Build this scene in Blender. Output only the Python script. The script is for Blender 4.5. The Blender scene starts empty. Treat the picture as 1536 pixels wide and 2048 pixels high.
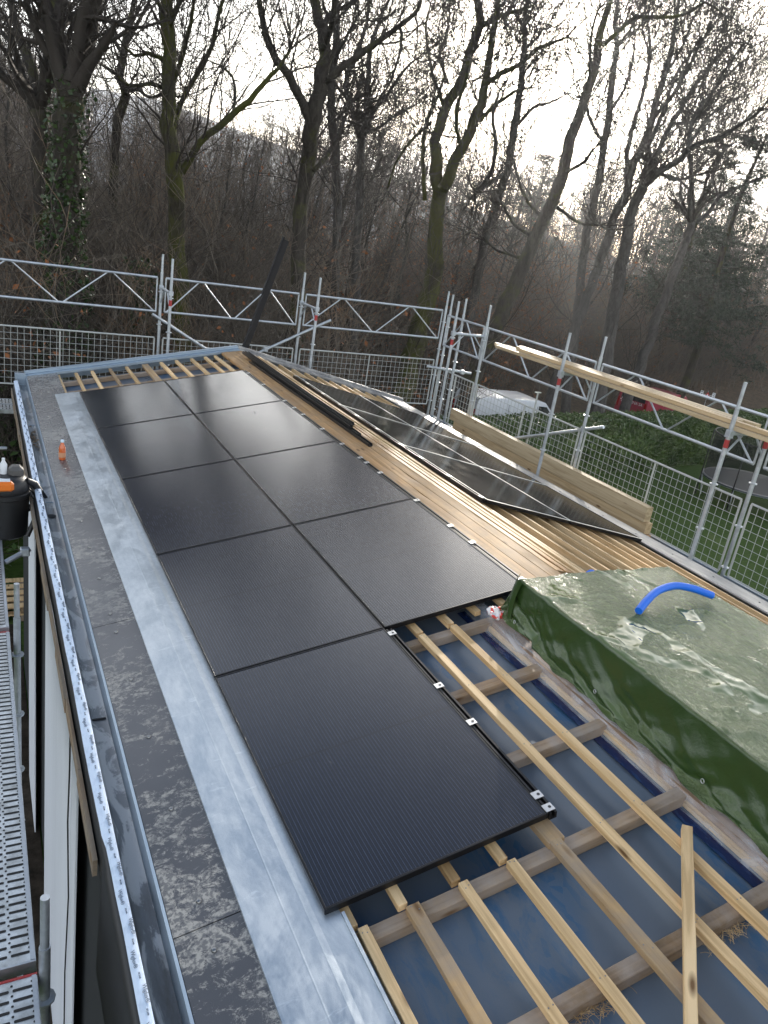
import bpy, math, random
import numpy as np
from mathutils import Vector, Matrix, noise as mnoise

# ------------------------------------------------------------------ camera, sky, sun, exposure
scene = bpy.context.scene
COL = scene.collection
CAM = np.array([-1.2026, -2.0843, 2.614])
R_CAM = np.array([[0.8858, -0.4383, 0.1525], [-0.0229, -0.3695, -0.9290], [0.4635, 0.8194, -0.3373]])
u_, s_, v_ = np.linalg.svd(R_CAM)
R_CAM = u_ @ v_
FPX = 1541.4                                   # focal length in pixels of the 1536 x 2048 photograph
cd = bpy.data.cameras.new("camera")
cam = bpy.data.objects.new("camera", cd)
COL.objects.link(cam)
cd.sensor_fit = 'VERTICAL'
cd.sensor_height = 36.0
cd.lens = FPX * 36.0 / 2048
cd.clip_start, cd.clip_end = 0.05, 5000
M = Matrix.Identity(4)
for i in range(3):
    M[i][0], M[i][1], M[i][2], M[i][3] = R_CAM[0][i], -R_CAM[1][i], -R_CAM[2][i], CAM[i]
cam.matrix_world = M
scene.camera = cam

SUN_EL, SUN_AZ = math.radians(14.2), math.radians(35.7)      # azimuth from +Y towards +X
world = bpy.data.worlds.new("World")
scene.world = world
world.use_nodes = True
wn, wl = world.node_tree.nodes, world.node_tree.links
bg = wn['Background']
sky = wn.new('ShaderNodeTexSky')
sky.sky_type = 'NISHITA'
sky.sun_disc = False
sky.sun_elevation = SUN_EL
sky.sun_rotation = SUN_AZ
sky.air_density, sky.dust_density, sky.ozone_density = 1.0, 1.2, 1.0
tc = wn.new('ShaderNodeTexCoord')
mp = wn.new('ShaderNodeMapping')
mp.inputs['Scale'].default_value = (1.3, 1.3, 4.2)
nz = wn.new('ShaderNodeTexNoise')
nz.inputs['Scale'].default_value, nz.inputs['Detail'].default_value, nz.inputs['Roughness'].default_value = 2.1, 9, 0.62
rp = wn.new('ShaderNodeValToRGB')
rp.color_ramp.elements[0].position, rp.color_ramp.elements[1].position = 0.40, 0.62
rp.color_ramp.elements[0].color = (0.55, 0.55, 0.55, 1)
rp.color_ramp.elements[1].color = (1, 1, 1, 1)
cl = wn.new('ShaderNodeMixRGB')                # thin white cloud over the clear sky
cl.inputs['Color2'].default_value = (9.6, 9.8, 10.1, 1)
wl.new(tc.outputs['Generated'], mp.inputs['Vector'])
wl.new(mp.outputs['Vector'], nz.inputs['Vector'])
wl.new(nz.outputs['Fac'], rp.inputs['Fac'])
mm = wn.new('ShaderNodeMath')
mm.operation = 'MULTIPLY'
sx = wn.new('ShaderNodeSeparateXYZ')
wl.new(tc.outputs['Generated'], sx.inputs[0])
mr = wn.new('ShaderNodeMapRange')              # the cloud veil is thick low down, the sky overhead is clear
mr.inputs['From Min'].default_value, mr.inputs['From Max'].default_value = 0.42, 0.72
mr.inputs['To Min'].default_value, mr.inputs['To Max'].default_value = 0.9, 0.02
wl.new(sx.outputs['Z'], mr.inputs['Value'])
wl.new(mr.outputs[0], mm.inputs[1])
wl.new(rp.outputs['Color'], mm.inputs[0])
wl.new(mm.outputs[0], cl.inputs['Fac'])
wl.new(sky.outputs['Color'], cl.inputs['Color1'])
SUN_DIR = Vector((math.sin(SUN_AZ) * math.cos(SUN_EL), math.cos(SUN_AZ) * math.cos(SUN_EL), math.sin(SUN_EL)))
dp = wn.new('ShaderNodeVectorMath')             # aureole of the sun in the thin cloud
dp.operation = 'DOT_PRODUCT'
dp.inputs[1].default_value = SUN_DIR
nv = wn.new('ShaderNodeVectorMath')
nv.operation = 'NORMALIZE'
wl.new(tc.outputs['Generated'], nv.inputs[0])
wl.new(nv.outputs[0], dp.inputs[0])


def wmath(op, a, b):
    n = wn.new('ShaderNodeMath')
    n.operation = op
    for i, v in enumerate((a, b)):
        if isinstance(v, (int, float)):
            n.inputs[i].default_value = v
        else:
            wl.new(v, n.inputs[i])
    return n.outputs[0]


d0 = wmath('MAXIMUM', dp.outputs['Value'], 0.0)
halo = wmath('ADD', wmath('MULTIPLY', wmath('POWER', d0, 10.0), 7.0), wmath('MULTIPLY', wmath('POWER', d0, 70.0), 45.0))
hm_ = wn.new('ShaderNodeMixRGB')
hm_.blend_type = 'ADD'
hm_.inputs['Fac'].default_value = 1
hc = wn.new('ShaderNodeCombineXYZ')
wl.new(halo, hc.inputs[0])
wl.new(wmath('MULTIPLY', halo, .93), hc.inputs[1])
wl.new(wmath('MULTIPLY', halo, .80), hc.inputs[2])
wl.new(cl.outputs['Color'], hm_.inputs['Color1'])
wl.new(hc.outputs[0], hm_.inputs['Color2'])
wl.new(hm_.outputs['Color'], bg.inputs['Color'])
bg.inputs['Strength'].default_value = 0.13

sd = bpy.data.lights.new("sun", 'SUN')
sd.energy, sd.angle, sd.color = 5.0, math.radians(0.6), (1.0, 0.93, 0.82)
sun = bpy.data.objects.new("sun", sd)
COL.objects.link(sun)
SUN_DIR = Vector((math.sin(SUN_AZ) * math.cos(SUN_EL), math.cos(SUN_AZ) * math.cos(SUN_EL), math.sin(SUN_EL)))
sun.rotation_euler = SUN_DIR.to_track_quat('Z', 'Y').to_euler()
sun.location = SUN_DIR * 60

scene.view_settings.view_transform = 'Standard'
scene.view_settings.look = 'None'
scene.view_settings.exposure = 1.02
scene.view_settings.gamma = 1
scene.render.engine = 'CYCLES'
scene.cycles.use_denoising = True
scene.cycles.max_bounces = 6
scene.cycles.transparent_max_bounces = 12

GZ = -5.0                                       # garden level
random.seed(7)
rng = np.random.default_rng(11)


# ------------------------------------------------------------------ materials
def rgb(c):
    return (c[0], c[1], c[2], 1)


class Mat:
    def __init__(s, name, color=(.5, .5, .5), rough=.5, metal=0., spec=None, coord='Object'):
        s.m = bpy.data.materials.new(name)
        s.m.use_nodes = True
        s.n, s.l = s.m.node_tree.nodes, s.m.node_tree.links
        s.b = s.n['Principled BSDF']
        s.b.inputs['Base Color'].default_value = rgb(color)
        s.b.inputs['Roughness'].default_value = rough
        s.b.inputs['Metallic'].default_value = metal
        if spec is not None:
            s.b.inputs['Specular IOR Level'].default_value = spec
        t = s.n.new('ShaderNodeTexCoord')
        s.co = t.outputs[coord]

    def new(s, t, **kw):
        n = s.n.new(t)
        for k, v in kw.items():
            setattr(n, k, v)
        return n

    def rand(s):
        return s.new('ShaderNodeObjectInfo').outputs['Random']

    def mapped(s, scale=(1, 1, 1), rnd=False, rot=(0, 0, 0)):
        n = s.new('ShaderNodeMapping')
        n.inputs['Scale'].default_value = scale
        n.inputs['Rotation'].default_value = rot
        s.l.new(s.co, n.inputs['Vector'])
        if rnd:
            v = s.math('MULTIPLY', s.rand(), 37.0)
            c = s.new('ShaderNodeCombineXYZ')
            for i in range(3):
                s.l.new(v, c.inputs[i])
            s.l.new(c.outputs[0], n.inputs['Location'])
        return n.outputs[0]

    def noise(s, scale=5, detail=4, rough=.5, vec=None, dist=0., out='Fac'):
        n = s.new('ShaderNodeTexNoise')
        n.inputs['Scale'].default_value, n.inputs['Detail'].default_value = scale, detail
        n.inputs['Roughness'].default_value, n.inputs['Distortion'].default_value = rough, dist
        s.l.new(vec if vec is not None else s.co, n.inputs['Vector'])
        return n.outputs[out]

    def voro(s, scale=5, vec=None, feature='F1', out='Distance'):
        n = s.new('ShaderNodeTexVoronoi', feature=feature)
        n.inputs['Scale'].default_value = scale
        s.l.new(vec if vec is not None else s.co, n.inputs['Vector'])
        return n.outputs[out]

    def math(s, op, a, b=None, clamp=False):
        n = s.new('ShaderNodeMath', operation=op)
        n.use_clamp = clamp
        for i, v in enumerate((a, b)):
            if v is None:
                continue
            if isinstance(v, (int, float)):
                n.inputs[i].default_value = v
            else:
                s.l.new(v, n.inputs[i])
        return n.outputs[0]

    def ramp(s, fac, stops, interp='LINEAR'):
        n = s.new('ShaderNodeValToRGB')
        r = n.color_ramp
        r.interpolation = interp
        while len(r.elements) < len(stops):
            r.elements.new(.5)
        for e, (p, c) in zip(r.elements, stops):
            e.position = p
            e.color = rgb(c) if hasattr(c, '__len__') else (c, c, c, 1)
        s.l.new(fac, n.inputs['Fac'])
        return n.outputs['Color']

    def mix(s, fac, a, b, mode='MIX'):
        n = s.new('ShaderNodeMixRGB', blend_type=mode)
        for i, v in zip((0, 1, 2), (fac, a, b)):
            if isinstance(v, (int, float)):
                n.inputs[i].default_value = v
            elif hasattr(v, '__len__'):
                n.inputs[i].default_value = rgb(v)
            else:
                s.l.new(v, n.inputs[i])
        return n.outputs[0]

    def sep(s, vec=None):
        n = s.new('ShaderNodeSeparateXYZ')
        s.l.new(vec if vec is not None else s.co, n.inputs[0])
        return n.outputs

    def set(s, **kw):
        names = dict(color='Base Color', rough='Roughness', metal='Metallic', normal='Normal', alpha='Alpha', spec='Specular IOR Level',
                     coat='Coat Weight', coatr='Coat Roughness', trans='Transmission Weight')
        for k, v in kw.items():
            i = s.b.inputs[names[k]]
            if isinstance(v, (int, float)):
                i.default_value = v
            elif hasattr(v, '__len__'):
                i.default_value = rgb(v)
            else:
                s.l.new(v, i)
        return s

    def bump(s, h, strength=.3, dist=.01):
        n = s.new('ShaderNodeBump')
        n.inputs['Distance'].default_value = dist
        if isinstance(strength, (int, float)):
            n.inputs['Strength'].default_value = strength
        else:
            s.l.new(strength, n.inputs['Strength'])
        s.l.new(h, n.inputs['Height'])
        s.l.new(n.outputs[0], s.b.inputs['Normal'])
        return s


def wood(name, light, dark, knot=(.16, .085, .035), grey=None, rough=.62):
    m = Mat(name, rough=rough, spec=.3)
    v = m.mapped((1, 1, 1), True)
    st = m.mapped((26, 1.1, 26), True)
    g = m.noise(1.0, 5, .6, st, .6)
    col = m.ramp(g, [(.36, [c * .85 for c in dark]), (.5, [(a + b) / 2 for a, b in zip(light, dark)]), (.62, light)])
    big = m.noise(2.3, 3, .5, v)
    col = m.mix(m.math('MULTIPLY', big, .35), col, [c * .72 for c in light])
    tint = m.ramp(m.rand(), [(0, (.80, .76, .70)), (.5, (1, 1, 1)), (1, (1.08, 1.0, .90))])
    col = m.mix(1.0, col, tint, 'MULTIPLY')
    if grey:
        gm = m.ramp(m.noise(3.1, 5, .65, v), [(.40, 0), (.62, 1)])
        col = m.mix(m.math('MULTIPLY', gm, .75), col, grey)
    kv = m.mapped((7.5, 2.4, 7.5), True)
    k = m.voro(1.0, kv)
    col = m.mix(m.ramp(k, [(.05, 1), (.15, 0)]), col, knot)
    fine = m.noise(1.0, 3, .5, m.mapped((160, 5, 160), True))
    m.set(color=col)
    m.bump(m.math('ADD', g, m.math('MULTIPLY', fine, .4)), .25, .003)
    return m.m


MT = {}
MT['pine'] = wood('pine_wood', (.81, .59, .335), (.58, .385, .185))
MT['pine_old'] = wood('aged_pine_wood', (.50, .34, .17), (.34, .21, .095), grey=(.27, .22, .17))
MT['counter'] = wood('weathered_wood', (.40, .29, .19), (.26, .175, .10), grey=(.36, .31, .27))
MT['ridgewood'] = wood('ridge_board_wood', (.55, .34, .155), (.36, .20, .08), grey=(.34, .22, .12))
MT['glulam'] = wood('glued_timber_wood', (.56, .44, .28), (.44, .32, .18))
MT['brownwood'] = wood('brown_wood', (.30, .22, .145), (.18, .125, .08), grey=(.24, .21, .17))
MT['curbwood'] = wood('curb_wood', (.34, .24, .17), (.25, .165, .11))

m = Mat('panel_glass', (.010, .011, .015), .16, spec=.5)
x, y, z = m.sep()
lx = m.math('FRACT', m.math('MULTIPLY', m.math('ADD', x, 5.0), 54.5))
ln = m.math('LESS_THAN', m.math('ABSOLUTE', m.math('SUBTRACT', lx, .5)), .045)
dash = m.noise(1.0, 2, .5, m.mapped((54.5, 9, 1)))
ln = m.math('MULTIPLY', ln, m.ramp(dash, [(.38, .6), (.6, 1)]))
cx = m.math('FRACT', m.math('MULTIPLY', m.math('ADD', y, 5.0), 10.9))
gap = m.math('LESS_THAN', m.math('ABSOLUTE', m.math('SUBTRACT', cx, .5)), .012)
gap = m.math('MULTIPLY', gap, .12)
mid = m.math('LESS_THAN', m.math('ABSOLUTE', y), .006)
col = m.mix(m.math('MULTIPLY', ln, .75), (.0040, .0065, .0155), (.075, .095, .135))
col = m.mix(gap, col, (.05, .05, .06))
col = m.mix(m.math('MULTIPLY', mid, .8), col, (.004, .004, .006))
smear = m.ramp(m.noise(1.0, 6, .65, m.mapped((3.2, 1.3, 1), True), 1.2), [(.69, 0), (.73, 1)])
col = m.mix(m.math('MULTIPLY', smear, .16), col, (.16, .15, .13))
m.set(color=col, rough=m.ramp(smear, [(0, .19), (1, .32)]), spec=.12, coat=1.0, coatr=.19)
m.b.inputs['Coat IOR'].default_value = 1.43
MT['glass_pv'] = m.m
m = Mat('dusty_panel_glass', (.02, .02, .02), .1, spec=.1)
d_ = m.noise(1.0, 7, .7, m.mapped((5, 3, 1), True))
m.set(color=m.mix(m.ramp(d_, [(.35, 0), (.7, 1)]), (.012, .0115, .011), (.040, .037, .031)), rough=m.ramp(d_, [(.3, .07), (.7, .13)]))
m.bump(m.noise(300, 2, .5), .05, .002)
MT['glass_dusty'] = m.m
MT['strip'] = Mat('pale_frame_glint', (.78, .75, .66), .6).m  # sun glint of the panel frame edges, painted as a pale colour
MT['black_alu'] = Mat('black_anodised_frame', (.018, .018, .02), .32, .6).m
MT['black_plain'] = Mat('black_plastic', (.012, .012, .013), .45).m
m = Mat('clip_steel', (.58, .58, .58), .38, .9)
MT['steel_clip'] = m.m


def galv(name, base, rough, streak=(18, 1.0, 18)):
    m = Mat(name, base, rough, 1.)
    n = m.noise(6, 6, .65, m.mapped((1, 1, 1), True))
    n2 = m.noise(1.0, 5, .6, m.mapped(streak, True))
    col = m.mix(m.ramp(n, [(.3, 0), (.7, 1)]), [c * .78 for c in base], [min(1, c * 1.15) for c in base])
    col = m.mix(m.math('MULTIPLY', m.ramp(n2, [(.5, 0), (.75, 1)]), .3), col, (.9, .92, .95))
    m.set(color=col, rough=m.ramp(n, [(.3, rough * .8), (.7, rough * 1.25)]))
    return m


m = galv('galvanised_tube', (.47, .50, .53), .45)
m.set(metal=.75)
MT['tube'] = m.m
m = Mat('zinc_sheet', (.5, .55, .6), .4, .85)
n1 = m.noise(3.2, 8, .7, m.mapped((1.0, .55, 1)), .8)
n2 = m.noise(26, 5, .6, m.mapped((1.4, .5, 1)))
msk = m.ramp(m.math('ADD', m.math('MULTIPLY', n1, .7), m.math('MULTIPLY', n2, .3)), [(.42, 0), (.60, 1)])
col = m.mix(msk, (.42, .47, .515), (.62, .66, .69))
drip = m.ramp(m.noise(1.0, 6, .7, m.mapped((3, 14, 1)), 1.5), [(.60, 0), (.68, 1)])
col = m.mix(m.math('MULTIPLY', drip, .5), col, (.74, .78, .80))
m.set(color=col, rough=m.ramp(msk, [(0, .30), (1, .52)]))
m.bump(m.math('ADD', n1, m.math('MULTIPLY', n2, .3)), .12, .01)
MT['zinc'] = m.m
MT['trim'] = Mat('blue_grey_trim', (.34, .42, .50), .38, .6).m
m = Mat('gutter_zinc', (.3, .32, .34), .35, .5)
wet = m.ramp(m.noise(2.1, 6, .65, m.mapped((3, 1, 1)), 1.0), [(.46, 0), (.52, 1)])
x, y, z = m.sep()
dirt = m.math('ADD', m.noise(1.6, 7, .7, m.mapped((4, 1, 1))), m.ramp(m.math('MULTIPLY', m.math('ADD', y, 3.0), .25), [(.55, .22), (.95, -.06)]))
dirt = m.ramp(dirt, [(.55, 0), (.75, 1)])
col = m.mix(wet, (.46, .47, .48), (.17, .18, .195))
col = m.mix(m.math('MULTIPLY', dirt, .7), col, (.06, .05, .035))
m.set(color=col, rough=m.ramp(wet, [(0, .5), (1, .30)]), metal=m.ramp(dirt, [(0, .45), (1, .1)]))
MT['gutter'] = m.m

m = Mat('fibre_cement_slate', (.075, .077, .082), .35, spec=.55)
v = m.mapped((1, 1, 1), False)
a = m.noise(13, 10, .80, m.mapped((.9, 1.2, 1)), .5)
patch = m.noise(1.3, 3, .5, v)
th = m.math('ADD', a, m.math('MULTIPLY', m.math('SUBTRACT', patch, .5), .55))
x, y, z = m.sep()
splash = m.ramp(th, [(.50, 0), (.56, 1)])
fine = m.ramp(m.noise(55, 4, .6), [(.45, 0), (.58, 1)])
splash = m.math('MULTIPLY', splash, m.math('ADD', m.math('MULTIPLY', fine, .8), .2))
base = m.mix(m.noise(1.7, 4, .5), (.050, .052, .058), (.105, .105, .112))
col = m.mix(m.math('MULTIPLY', splash, .8), base, (.40, .385, .35))
drops = m.ramp(m.voro(75), [(.10, 1), (.2, 0)])
red = m.ramp(m.noise(2.0, 5, .6, m.mapped((1, 2.5, 1)), .8), [(.70, 0), (.80, 1)])
col = m.mix(m.math('MULTIPLY', red, .4), col, (.20, .09, .055))
m.set(color=col, rough=m.math('ADD', .22, m.math('MULTIPLY', splash, .45)))
m.bump(m.math('ADD', m.math('MULTIPLY', splash, .5), m.math('MULTIPLY', drops, .4)), .25, .004)
MT['slate'] = m.m
m = Mat('pale_slate', (.30, .30, .30), .4, spec=.5)  # glare on the right eave slates put into a paler base colour
a = m.noise(6, 7, .65, m.mapped((1, .4, 1)))
m.set(color=m.ramp(a, [(.35, (.20, .20, .205)), (.65, (.40, .39, .37))]))
MT['slate_pale'] = m.m

m = Mat('roof_underlay', (.05, .075, .11), .34, spec=.5)
big = m.noise(1.5, 4, .55)
pr = m.noise(1.0, 7, .7, m.mapped((6.0, 2.2, 1)), .6)
zone = m.ramp(m.noise(1.0, 2, .4, m.mapped((1.7, .8, 1))), [(.47, 0), (.56, 1)])
blk = m.voro(1.0, m.mapped((30, 14, 1)), out='Color')
blk = m.ramp(blk, [(.42, 0), (.48, 1)])
mk = m.math('MULTIPLY', zone, m.math('MULTIPLY', m.ramp(pr, [(.44, .1), (.58, 1)]), m.math('ADD', .45, m.math('MULTIPLY', blk, .5))))
col = m.mix(big, (.115, .150, .195), (.155, .190, .235))
col = m.mix(m.math('MULTIPLY', mk, .75), col, (.018, .11, .24))
dust = m.ramp(m.noise(13, 6, .75), [(.66, 0), (.76, 1)])
col = m.mix(m.math('MULTIPLY', dust, .25), col, (.24, .25, .25))
m.set(color=col, rough=m.ramp(big, [(.3, .26), (.7, .42)]))
m.bump(m.noise(2.2, 3, .5), .12, .03)
MT['underlay'] = m.m
m = Mat('navy_tape', (.008, .022, .085), .2, spec=.6)
blk = m.ramp(m.noise(1.0, 3, .5, m.mapped((30, 11, 1))), [(.56, 0), (.6, 1)])
m.set(color=m.mix(m.math('MULTIPLY', blk, .5), (.006, .018, .075), (.02, .06, .16)))
m.bump(m.noise(30, 3, .6, m.mapped((1, .5, 1))), .3, .01)
MT['navytape'] = m.m
m = Mat('white_tape', (.60, .70, .82), .5)
m.set(color=m.mix(m.ramp(m.noise(40, 3, .5, m.mapped((1, .5, 1))), [(.5, 0), (.70, 1)]), (.60, .70, .83), (.46, .56, .69)))
m.bump(m.noise(25, 4, .6, m.mapped((1, .4, 1))), .2, .006)
MT['whitetape'] = m.m
MT['ink'] = Mat('grey_ink', (.15, .19, .25), .5).m
MT['blackfoil'] = Mat('black_membrane', (.012, .013, .014), .5).bump(Mat.noise(m, 3), 0).m if False else Mat('black_membrane', (.012, .013, .014), .5).m
m = Mat('dark_board', (.028, .032, .034), .8)
m.set(color=m.mix(m.noise(70, 3, .6), (.012, .014, .016), (.030, .034, .036)))
MT['darkboard'] = m.m
m = Mat('white_board', (.62, .68, .76), .5)
s_ = m.ramp(m.noise(1, 5, .6, m.mapped((5, 5, .5))), [(.45, 0), (.7, 1)])
m.set(color=m.mix(m.math('MULTIPLY', s_, .2), (.76, .79, .84), (.52, .55, .58)))
MT['whiteboard'] = m.m
MT['screw'] = Mat('screw_head', (.26, .26, .26), .3, 1.).m
m = Mat('galv_deck', (.55, .58, .6), .4, .7)
dn = m.ramp(m.noise(9, 6, .7), [(.4, 0), (.65, 1)])
m.set(color=m.mix(dn, (.62, .65, .66), (.36, .37, .36)))
MT['deck'] = m.m
MT['slot'] = Mat('dark_slot', (.03, .03, .03), .9).m
MT['redpaint'] = Mat('red_paint', (.36, .03, .03), .5).m
m = Mat('white_mesh_coat', (.43, .44, .42), .5, .2)
MT['meshcoat'] = m.m
MT['toeboard'] = Mat('blue_grey_steel', (.22, .27, .32), .5, .5).m
MT['darksteel'] = Mat('dark_steel_bar', (.003, .002, .003), .7).m
MT['noodle'] = Mat('blue_foam', (.004, .14, .68), .55).m
MT['bottle_o'] = Mat('orange_drink', (.62, .13, .03), .22, coord='Object').set(coat=.6).m
MT['bottle_l'] = Mat('bottle_sleeve', (.55, .28, .16), .4).m
MT['cap'] = Mat('pale_blue_cap', (.55, .68, .78), .4).m
MT['grey_plastic'] = Mat('dark_grey_plastic', (.09, .085, .08), .5).m
MT['orange'] = Mat('orange_plastic', (.72, .17, .015), .4).m
MT['whitep'] = Mat('white_plastic', (.7, .72, .74), .4).m

m = Mat('green_tarpaulin', (.02, .06, .02), .30, spec=.5)
x, y, z = m.sep()
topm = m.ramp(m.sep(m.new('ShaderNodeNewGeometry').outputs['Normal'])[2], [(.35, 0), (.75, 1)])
wr = m.noise(1.0, 6, .68, m.mapped((24, 13, 10)), 2.0)
wr2 = m.noise(1.0, 4, .6, m.mapped((6, 3.5, 4)), 1.0)
pool = m.ramp(m.noise(1.0, 3, .5, m.mapped((2.9, 1.7, .1), rot=(0, 0, .5)), .9), [(.575, 0), (.590, 1)])
pool = m.math('MULTIPLY', pool, topm)
rib = m.ramp(m.noise(1.0, 4, .5, m.mapped((26, 15, 10)), 2.5), [(.47, 1), (.50, 0), (.53, 1)])
fold = m.noise(1.0, 3, .6, m.mapped((3, 2.2, 3), rot=(0, .2, .3)))
col = m.mix(m.noise(3, 5, .6), (.019, .046, .010), (.036, .068, .016))
top_glare = m.math('MULTIPLY', topm, m.ramp(m.noise(1.0, 6, .7, m.mapped((9, 6, 4))), [(.25, .6), (.75, 1)]))  # sun and sky glare painted as paler green on upward faces
col = m.mix(m.math('MULTIPLY', top_glare, .5), col, (.20, .25, .09))
hgt = m.math('ADD', m.math('MULTIPLY', wr, .9), m.math('MULTIPLY', wr2, 1.5))
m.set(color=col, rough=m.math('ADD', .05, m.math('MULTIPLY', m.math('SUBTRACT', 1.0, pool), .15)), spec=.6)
hgt0 = m.noise(1.0, 5, .62, m.mapped((34, 20, 16)), 2.2)
m.bump(m.math('ADD', hgt, m.math('MULTIPLY', m.math('MULTIPLY', hgt0, topm), 1.1)), m.math('MULTIPLY', m.math('SUBTRACT', 1.0, pool), m.math('ADD', .22, m.math('MULTIPLY', topm, .7))), .013)
MT['tarp'] = m.m
m = Mat('clear_film', (.8, .82, .85), .12, spec=.5)
fr = m.ramp(m.noise(1.0, 4, .6, m.mapped((6, 3, 6)), 1.5), [(.35, .10), (.7, .42)])
m.set(alpha=fr)
m.bump(m.noise(1.0, 5, .6, m.mapped((20, 5, 12)), 1.0), .6, .02)
MT['film'] = m.m
m = Mat('printed_bag', (.8, .8, .8), .35)
m.set(color=m.ramp(m.noise(14, 3, .5), [(.47, (.78, .74, .72)), (.52, (.75, .07, .05))]))
MT['bag'] = m.m


def bark(name, dark, light, moss=0., mosscol=(.07, .075, .012)):
    m = Mat(name, rough=.9, spec=.15)
    n = m.noise(1.0, 6, .7, m.mapped((9, 9, 1.6)), .5)
    col = m.ramp(n, [(.32, dark), (.68, light)])
    if moss:
        mo = m.ramp(m.noise(1.1, 6, .7), [(.55 - moss * .25, 0), (.68 - moss * .2, 1)])
        col = m.mix(m.math('MULTIPLY', mo, .75), col, mosscol)
    m.set(color=col)
    m.bump(n, .7, .05)
    return m.m


MT['bark'] = bark('oak_bark', (.018, .016, .013), (.068, .058, .048), .15)
MT['bark_moss'] = bark('mossy_bark', (.018, .016, .012), (.066, .057, .042), .65)
MT['bark_grey'] = bark('grey_bark', (.030, .027, .025), (.090, .082, .076))
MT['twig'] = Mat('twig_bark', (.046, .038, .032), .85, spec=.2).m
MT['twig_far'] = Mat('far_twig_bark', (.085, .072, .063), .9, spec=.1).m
m = Mat('thicket_twigs', (.07, .06, .05), .85, spec=.2)
m.set(color=m.ramp(m.noise(.35, 3, .6), [(.35, (.070, .060, .050)), (.55, (.145, .122, .098)), (.7, (.22, .135, .080))]))
MT['thicket'] = m.m


def leafmat(name, c0, c1, rough=.5, sc=3.):
    m = Mat(name, rough=rough, spec=.4)
    m.set(color=m.ramp(m.noise(sc, 4, .6), [(.35, c0), (.65, c1)]))
    return m.m


MT['ivy'] = leafmat('ivy_leaves', (.014, .034, .008), (.046, .082, .018), .35)
MT['rust'] = leafmat('rust_leaves', (.16, .062, .024), (.32, .12, .042), .7)
MT['hedge'] = leafmat('hedge_leaves', (.032, .068, .015), (.092, .14, .03), .45, 1.4)
MT['needle'] = leafmat('pine_needles', (.016, .026, .015), (.035, .05, .026), .6)
MT['shrubleaf'] = leafmat('shrub_leaves', (.02, .05, .012), (.06, .10, .02), .45)
m = Mat('lawn_and_leaf_litter', rough=.95, spec=.1)
x, y, z = m.sep()
n = m.noise(.6, 7, .7)
grass = m.ramp(m.noise(9, 6, .7), [(.3, (.035, .068, .014)), (.7, (.085, .135, .030))])
litter = m.ramp(m.noise(3.2, 8, .75), [(.3, (.045, .034, .024)), (.55, (.105, .076, .050)), (.75, (.19, .12, .066))])
fo = m.math('ADD', m.math('SUBTRACT', m.math('SUBTRACT', y, m.math('MULTIPLY', x, .28)), 15.5), m.math('MULTIPLY', n, 1.5))
fo = m.ramp(fo, [(.3, 0), (.7, 1)])
m.set(color=m.mix(fo, grass, litter))
m.bump(m.noise(14, 5, .7), .6, .08)
MT['ground'] = m.m
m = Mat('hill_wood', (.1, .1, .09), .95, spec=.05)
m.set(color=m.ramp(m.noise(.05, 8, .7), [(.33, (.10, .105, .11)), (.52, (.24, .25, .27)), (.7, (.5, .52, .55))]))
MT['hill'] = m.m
m = Mat('asphalt', (.05, .05, .05), .85)
m.set(color=m.mix(m.noise(30, 4, .7), (.035, .035, .037), (.07, .07, .07)))
MT['asphalt'] = m.m
m = Mat('bare_soil', rough=.95, spec=.1)
m.set(color=m.ramp(m.noise(5, 7, .75), [(.35, (.016, .013, .010)), (.65, (.055, .043, .032))]))
MT['soil'] = m.m
MT['vanwhite'] = Mat('white_van_paint', (.72, .74, .77), .28).set(coat=.5).m
MT['vanred'] = Mat('dark_red_van_paint', (.34, .02, .05), .3).set(coat=.5).m
MT['vanblack'] = Mat('black_van_film', (.006, .007, .011), .3).m
MT['carglass'] = Mat('vehicle_glass', (.015, .02, .022), .08).m
MT['tyre'] = Mat('tyre_rubber', (.02, .02, .02), .8).m
MT['chrome'] = Mat('wheel_rim', (.5, .5, .5), .35, 1.).m
MT['redlamp'] = Mat('red_lamp_lens', (.35, .01, .01), .2).m
MT['lampwhite'] = Mat('clear_lamp_lens', (.7, .7, .7), .15).m
MT['lettering'] = Mat('white_lettering', (.75, .75, .75), .5).m
m = Mat('trampoline_net', (.008, .008, .009), .8)
m.set(alpha=.55)
MT['net'] = m.m
MT['pad'] = Mat('trampoline_pad', (.05, .06, .075), .4).m
MT['signred'] = Mat('sign_red', (.5, .02, .02), .4).m


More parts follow.
